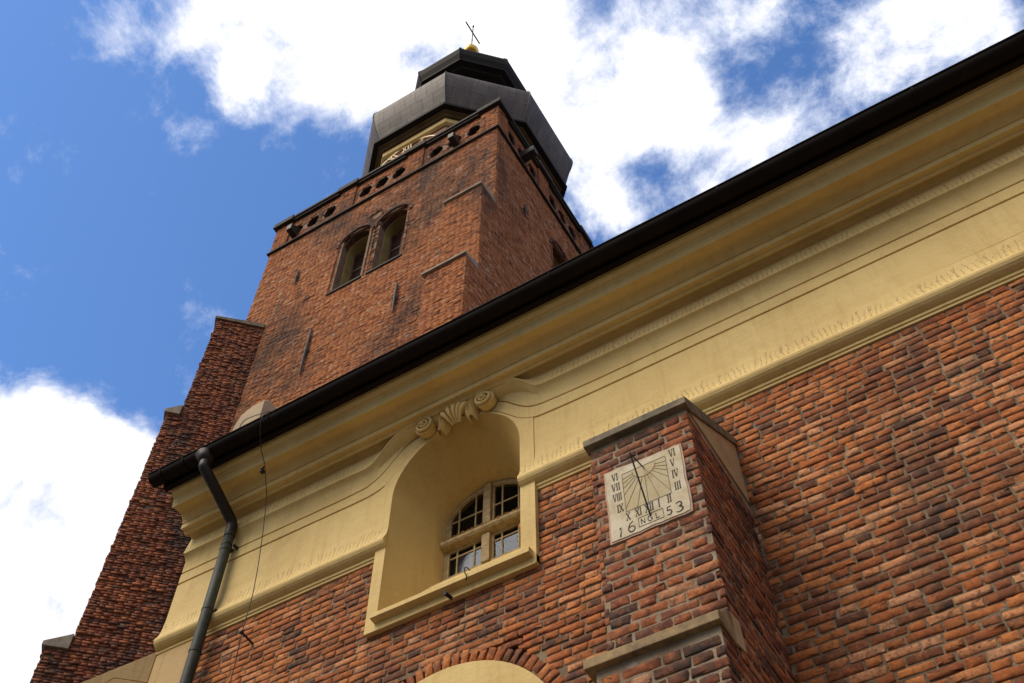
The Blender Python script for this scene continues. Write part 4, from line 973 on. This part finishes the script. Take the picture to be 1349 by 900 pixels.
p = [(.55, 1.0), (.2, .98), (.12, .58)] + arcp(.27, .30, .28, .30, 100, -140, 14); GL['5'] = curve_strokes(p, wv_(len(p), .05, .12))
p = arcp(.27, .76, .24, .24, 150, -80, 10) + arcp(.25, .26, .30, .27, 80, -140, 12); GL['3'] = curve_strokes(p, wv_(len(p), .05, .12))
GL['N'] = [((0, 0), (0, 1), .10), ((0, 1), (.6, 0), .13), ((.6, 0), (.6, 1), .07)]
p = arcp(.38, .5, .38, .5, 50, 320, 16); GL['G'] = curve_strokes(p, wv_(len(p), .06, .14)) + [((.70, .08), (.70, .52), .13), ((.42, .50), (.78, .50), .09)]
GL['L'] = [((0, 0), (0, 1), .12), ((0, 0), (.5, 0), .09), ((.5, 0), (.5, .2), .05)]
def glyph(ch, u, v, h, ws=.9, sh=0):
    m = MB(); f = lambda a, b, d: (u + a * h * ws + b * sh, SY - .0015 - d, v + b * h)
    for p_, q_, wd in GL[ch]: stroke(m, f, p_, q_, wd, .0015)
    m.build('digit' if ch.isdigit() else 'letter', M_ink, dial)
glyph('1', -2.408, 6.105, .095); glyph('6', -2.325, 6.11, .10); glyph('5', -2.0, 6.125, .085, 1.0); glyph('3', -1.92, 6.115, .105, 1.05)
glyph('N', -2.212, 6.145, .055); glyph('G', -2.155, 6.145, .055); glyph('L', -2.085, 6.145, .055)
m = MB(); b0, b1, c0_, c1_ = -2.235, -2.022, 6.125, 6.222
for a, b in (((b0, c0_), (b1, c0_)), ((b1, c0_), (b1, c1_)), ((b1, c1_), (b0, c1_)), ((b0, c1_), (b0, c0_))): dline(m, a, b, .004)
m.build('letter_border', M_ink2, dial)
m = MB(); ap = (-2.13, 5.39, 6.68)
m.tube([(-2.13, SY + .02, 6.765), ap], .006, 8); m.tube([(ap[0], ap[1] - .004, ap[2] + .01), (-2.13, SY + .02, 6.16)], .007, 8); m.build('gnomon', M_iron, dial)

# ================================================================== GUTTER, PIPE, WIRE
gut = root('roof_gutter', 'dark brown half-round gutter along the eaves above the ochre cornice', 'gutter')
GY, GZ, GR = 6.13, 11.225, .112
m = MB(); xs = list(np.linspace(XW - .15, XE, 30)); rows = []
for i, x in enumerate(xs):
    sag = .006 * math.sin(x * 1.9) + .004 * math.sin(x * .7 + 1)
    th = np.linspace(0, math.pi, 15)
    o_ = [(x, GY - GR * math.cos(t), GZ + sag - GR * math.sin(t)) for t in th]; i_ = [(x, GY - (GR - .006) * math.cos(t), GZ + sag - (GR - .006) * math.sin(t)) for t in th[::-1]]
    rows.append(o_ + i_ + [o_[0]])
m.grid(rows); m.build('trough', M_gut, gut, smooth=True, angle=R(40))
m = MB(); m.tube([(x, GY - GR - .004, GZ + .006 * math.sin(x * 1.9) + .004 * math.sin(x * .7 + 1)) for x in xs], .012, 8); m.build('rolled_lip', M_gut, gut, smooth=True)
m = MB(); th = np.linspace(0, math.pi, 15); m.extrude([(XW - .152, GY - GR * math.cos(t), GZ - GR * math.sin(t)) for t in th], (-.006, 0, 0)); m.build('end_cap', M_gut, gut)
for x in (-9.20, -8.80, -7.35, -5.3, -3.1, -.9, 1.4, 3.7):
    m = MB(); th = np.linspace(-.05, math.pi, 17)
    m.grid([[(x + dx, GY - rr * math.cos(t), GZ - rr * math.sin(t)) for t in th] for dx, rr in ((-.014, GR), (-.014, GR + .007), (.014, GR + .007), (.014, GR))]); m.build('joint_band', M_gut, gut)
m = MB(); m.box(XW - .05, XE, 6.238, 6.315, 11.10, 11.245); m.build('fascia_board', M_gut, gut)
for k, x in enumerate(np.arange(-9.0, 6, .9)):
    m = MB(); m.box(x - .012, x + .012, 6.02, 6.30, 11.245, 11.255); m.build('bracket', M_gut, gut)

pipe = root('downpipe', 'grey-green downpipe with swan neck at the west end of the nave', 'downpipe')
def spline(pts, n=8):
    P = [Vector(p) for p in pts]; out_ = []
    for i in range(len(P) - 1):
        p0, p1, p2, p3 = P[max(i - 1, 0)], P[i], P[i + 1], P[min(i + 2, len(P) - 1)]
        for k in range(n):
            t = k / n; out_.append(.5 * ((2 * p1) + (-p0 + p2) * t + (2 * p0 - 5 * p1 + 4 * p2 - p3) * t * t + (-p0 + 3 * p1 - 3 * p2 + p3) * t ** 3))
    return out_ + [P[-1]]
m = MB(); m.tube([(-8.46, GY, 11.16), (-8.45, GY, 11.09), (-8.44, GY, 11.02)], [.15, .10, .078], 18); m.build('outlet_funnel', M_pipe2, pipe, smooth=True)
m = MB(); m.tube(spline([(-8.44, GY, 11.04), (-8.44, GY, 10.97), (-8.435, GY + .02, 10.92), (-8.41, 6.30, 10.80), (-8.39, 6.68, 10.55), (-8.385, 6.80, 10.46), (-8.385, 6.83, 10.36), (-8.385, 6.83, 10.2)], 6), .073, 18); m.build('swan_neck', M_pipe2, pipe, smooth=True)
m = MB(); m.tube([(-8.385, 6.83, z) for z in (10.3, 9, 7, 4, -1.5)], .068, 18); m.build('lower_pipe', M_pipe, pipe, smooth=True)
for z in (10.24, 9.98, 8.36, 6.4, 3.2):
    m = MB(); m.tube([(-8.385, 6.83, z - .02), (-8.385, 6.83, z + .02)], .074, 18); m.build('pipe_collar', M_pipe, pipe, smooth=True, angle=R(40))
for z in (10.06, 8.98, 6.0):
    m = MB(); m.tube([(-8.385, 6.83, z - .012), (-8.385, 6.83, z + .012)], .073, 16); m.box(-8.39 - .02, -8.39 + .02, 6.89, 7.0, z - .02, z + .02); m.box(-8.31, -8.285, 6.86, 6.99, z - .015, z + .015)
    m.build('wall_bracket', M_iron, pipe)

wire = MB()
wp = [(-7.35, 6.55, 11.6), (-7.33, 6.2, 11.45), (-7.36, 6.03, 11.30), (-7.37, 5.98, 11.20), (-7.42, 6.0, 11.08), (-7.52, 6.2, 10.86), (-7.60, 6.40, 10.78), (-7.66, 6.55, 10.62), (-7.70, 6.68, 10.4), (-7.68, 6.78, 9.6), (-7.66, 6.82, 8.9), (-7.66, 6.81, 8.31), (-7.70, 6.86, 7.9), (-7.72, 6.88, 7.0), (-7.72, 6.9, 3), (-7.72, 6.9, -1.5)]
wire.tube(spline(wp, 6), .0055, 6)
wro = root('lightning_wire', 'thin dark wire hanging from gutter down the ochre cornice to brick wall', 'wire')
wire.build('cable', M_iron, wro)
m = MB(); m.box(-7.68, -7.63, 6.42, 6.48, 10.68, 10.72); m.box(-7.65, -7.61, 6.40, 6.43, 10.70, 10.74); m.build('clamp', M_iron, wro, bevel=.006)
m = MB(); m.tube([(-7.66, 7.02, 8.29), (-7.66, 6.79, 8.31)], .013, 8); m.tube([(-7.68, 6.80, 8.31), (-7.64, 6.80, 8.31)], .02, 8); m.build('wall_pin', M_iron, wro)
m = MB(); m.tube(spline([(-7.37, 6.03, 11.30), (-7.62, 6.08, 11.46), (-7.9, 6.12, 11.56), (-7.99, 6.15, 11.46), (-7.9, 6.2, 11.28)], 6), .006, 6); m.build('loop', M_iron, wro)

sp = MB(); sp.tube([(-4.885, 6.99, 7.655), (-4.885, 6.84, 7.62)], .020, 10); sp.tube([(-4.885, 6.85, 7.622), (-4.885, 6.82, 7.615)], .024, 10)
tag(sp.build('drain_spout', M_iron, None), 'short black drain tube poking from the plaster under the window sill', 'spout')
hk = MB(); hk.tube(spline([(-4.66, 6.93, 7.90), (-4.655, 6.83, 7.86), (-4.65, 6.82, 7.78), (-4.64, 6.84, 7.74), (-4.66, 6.86, 7.70)], 6), .006, 6)
tag(hk.build('wire_hook', M_iron, None), 'small bent wire hook hanging over the window sill edge', 'hook')
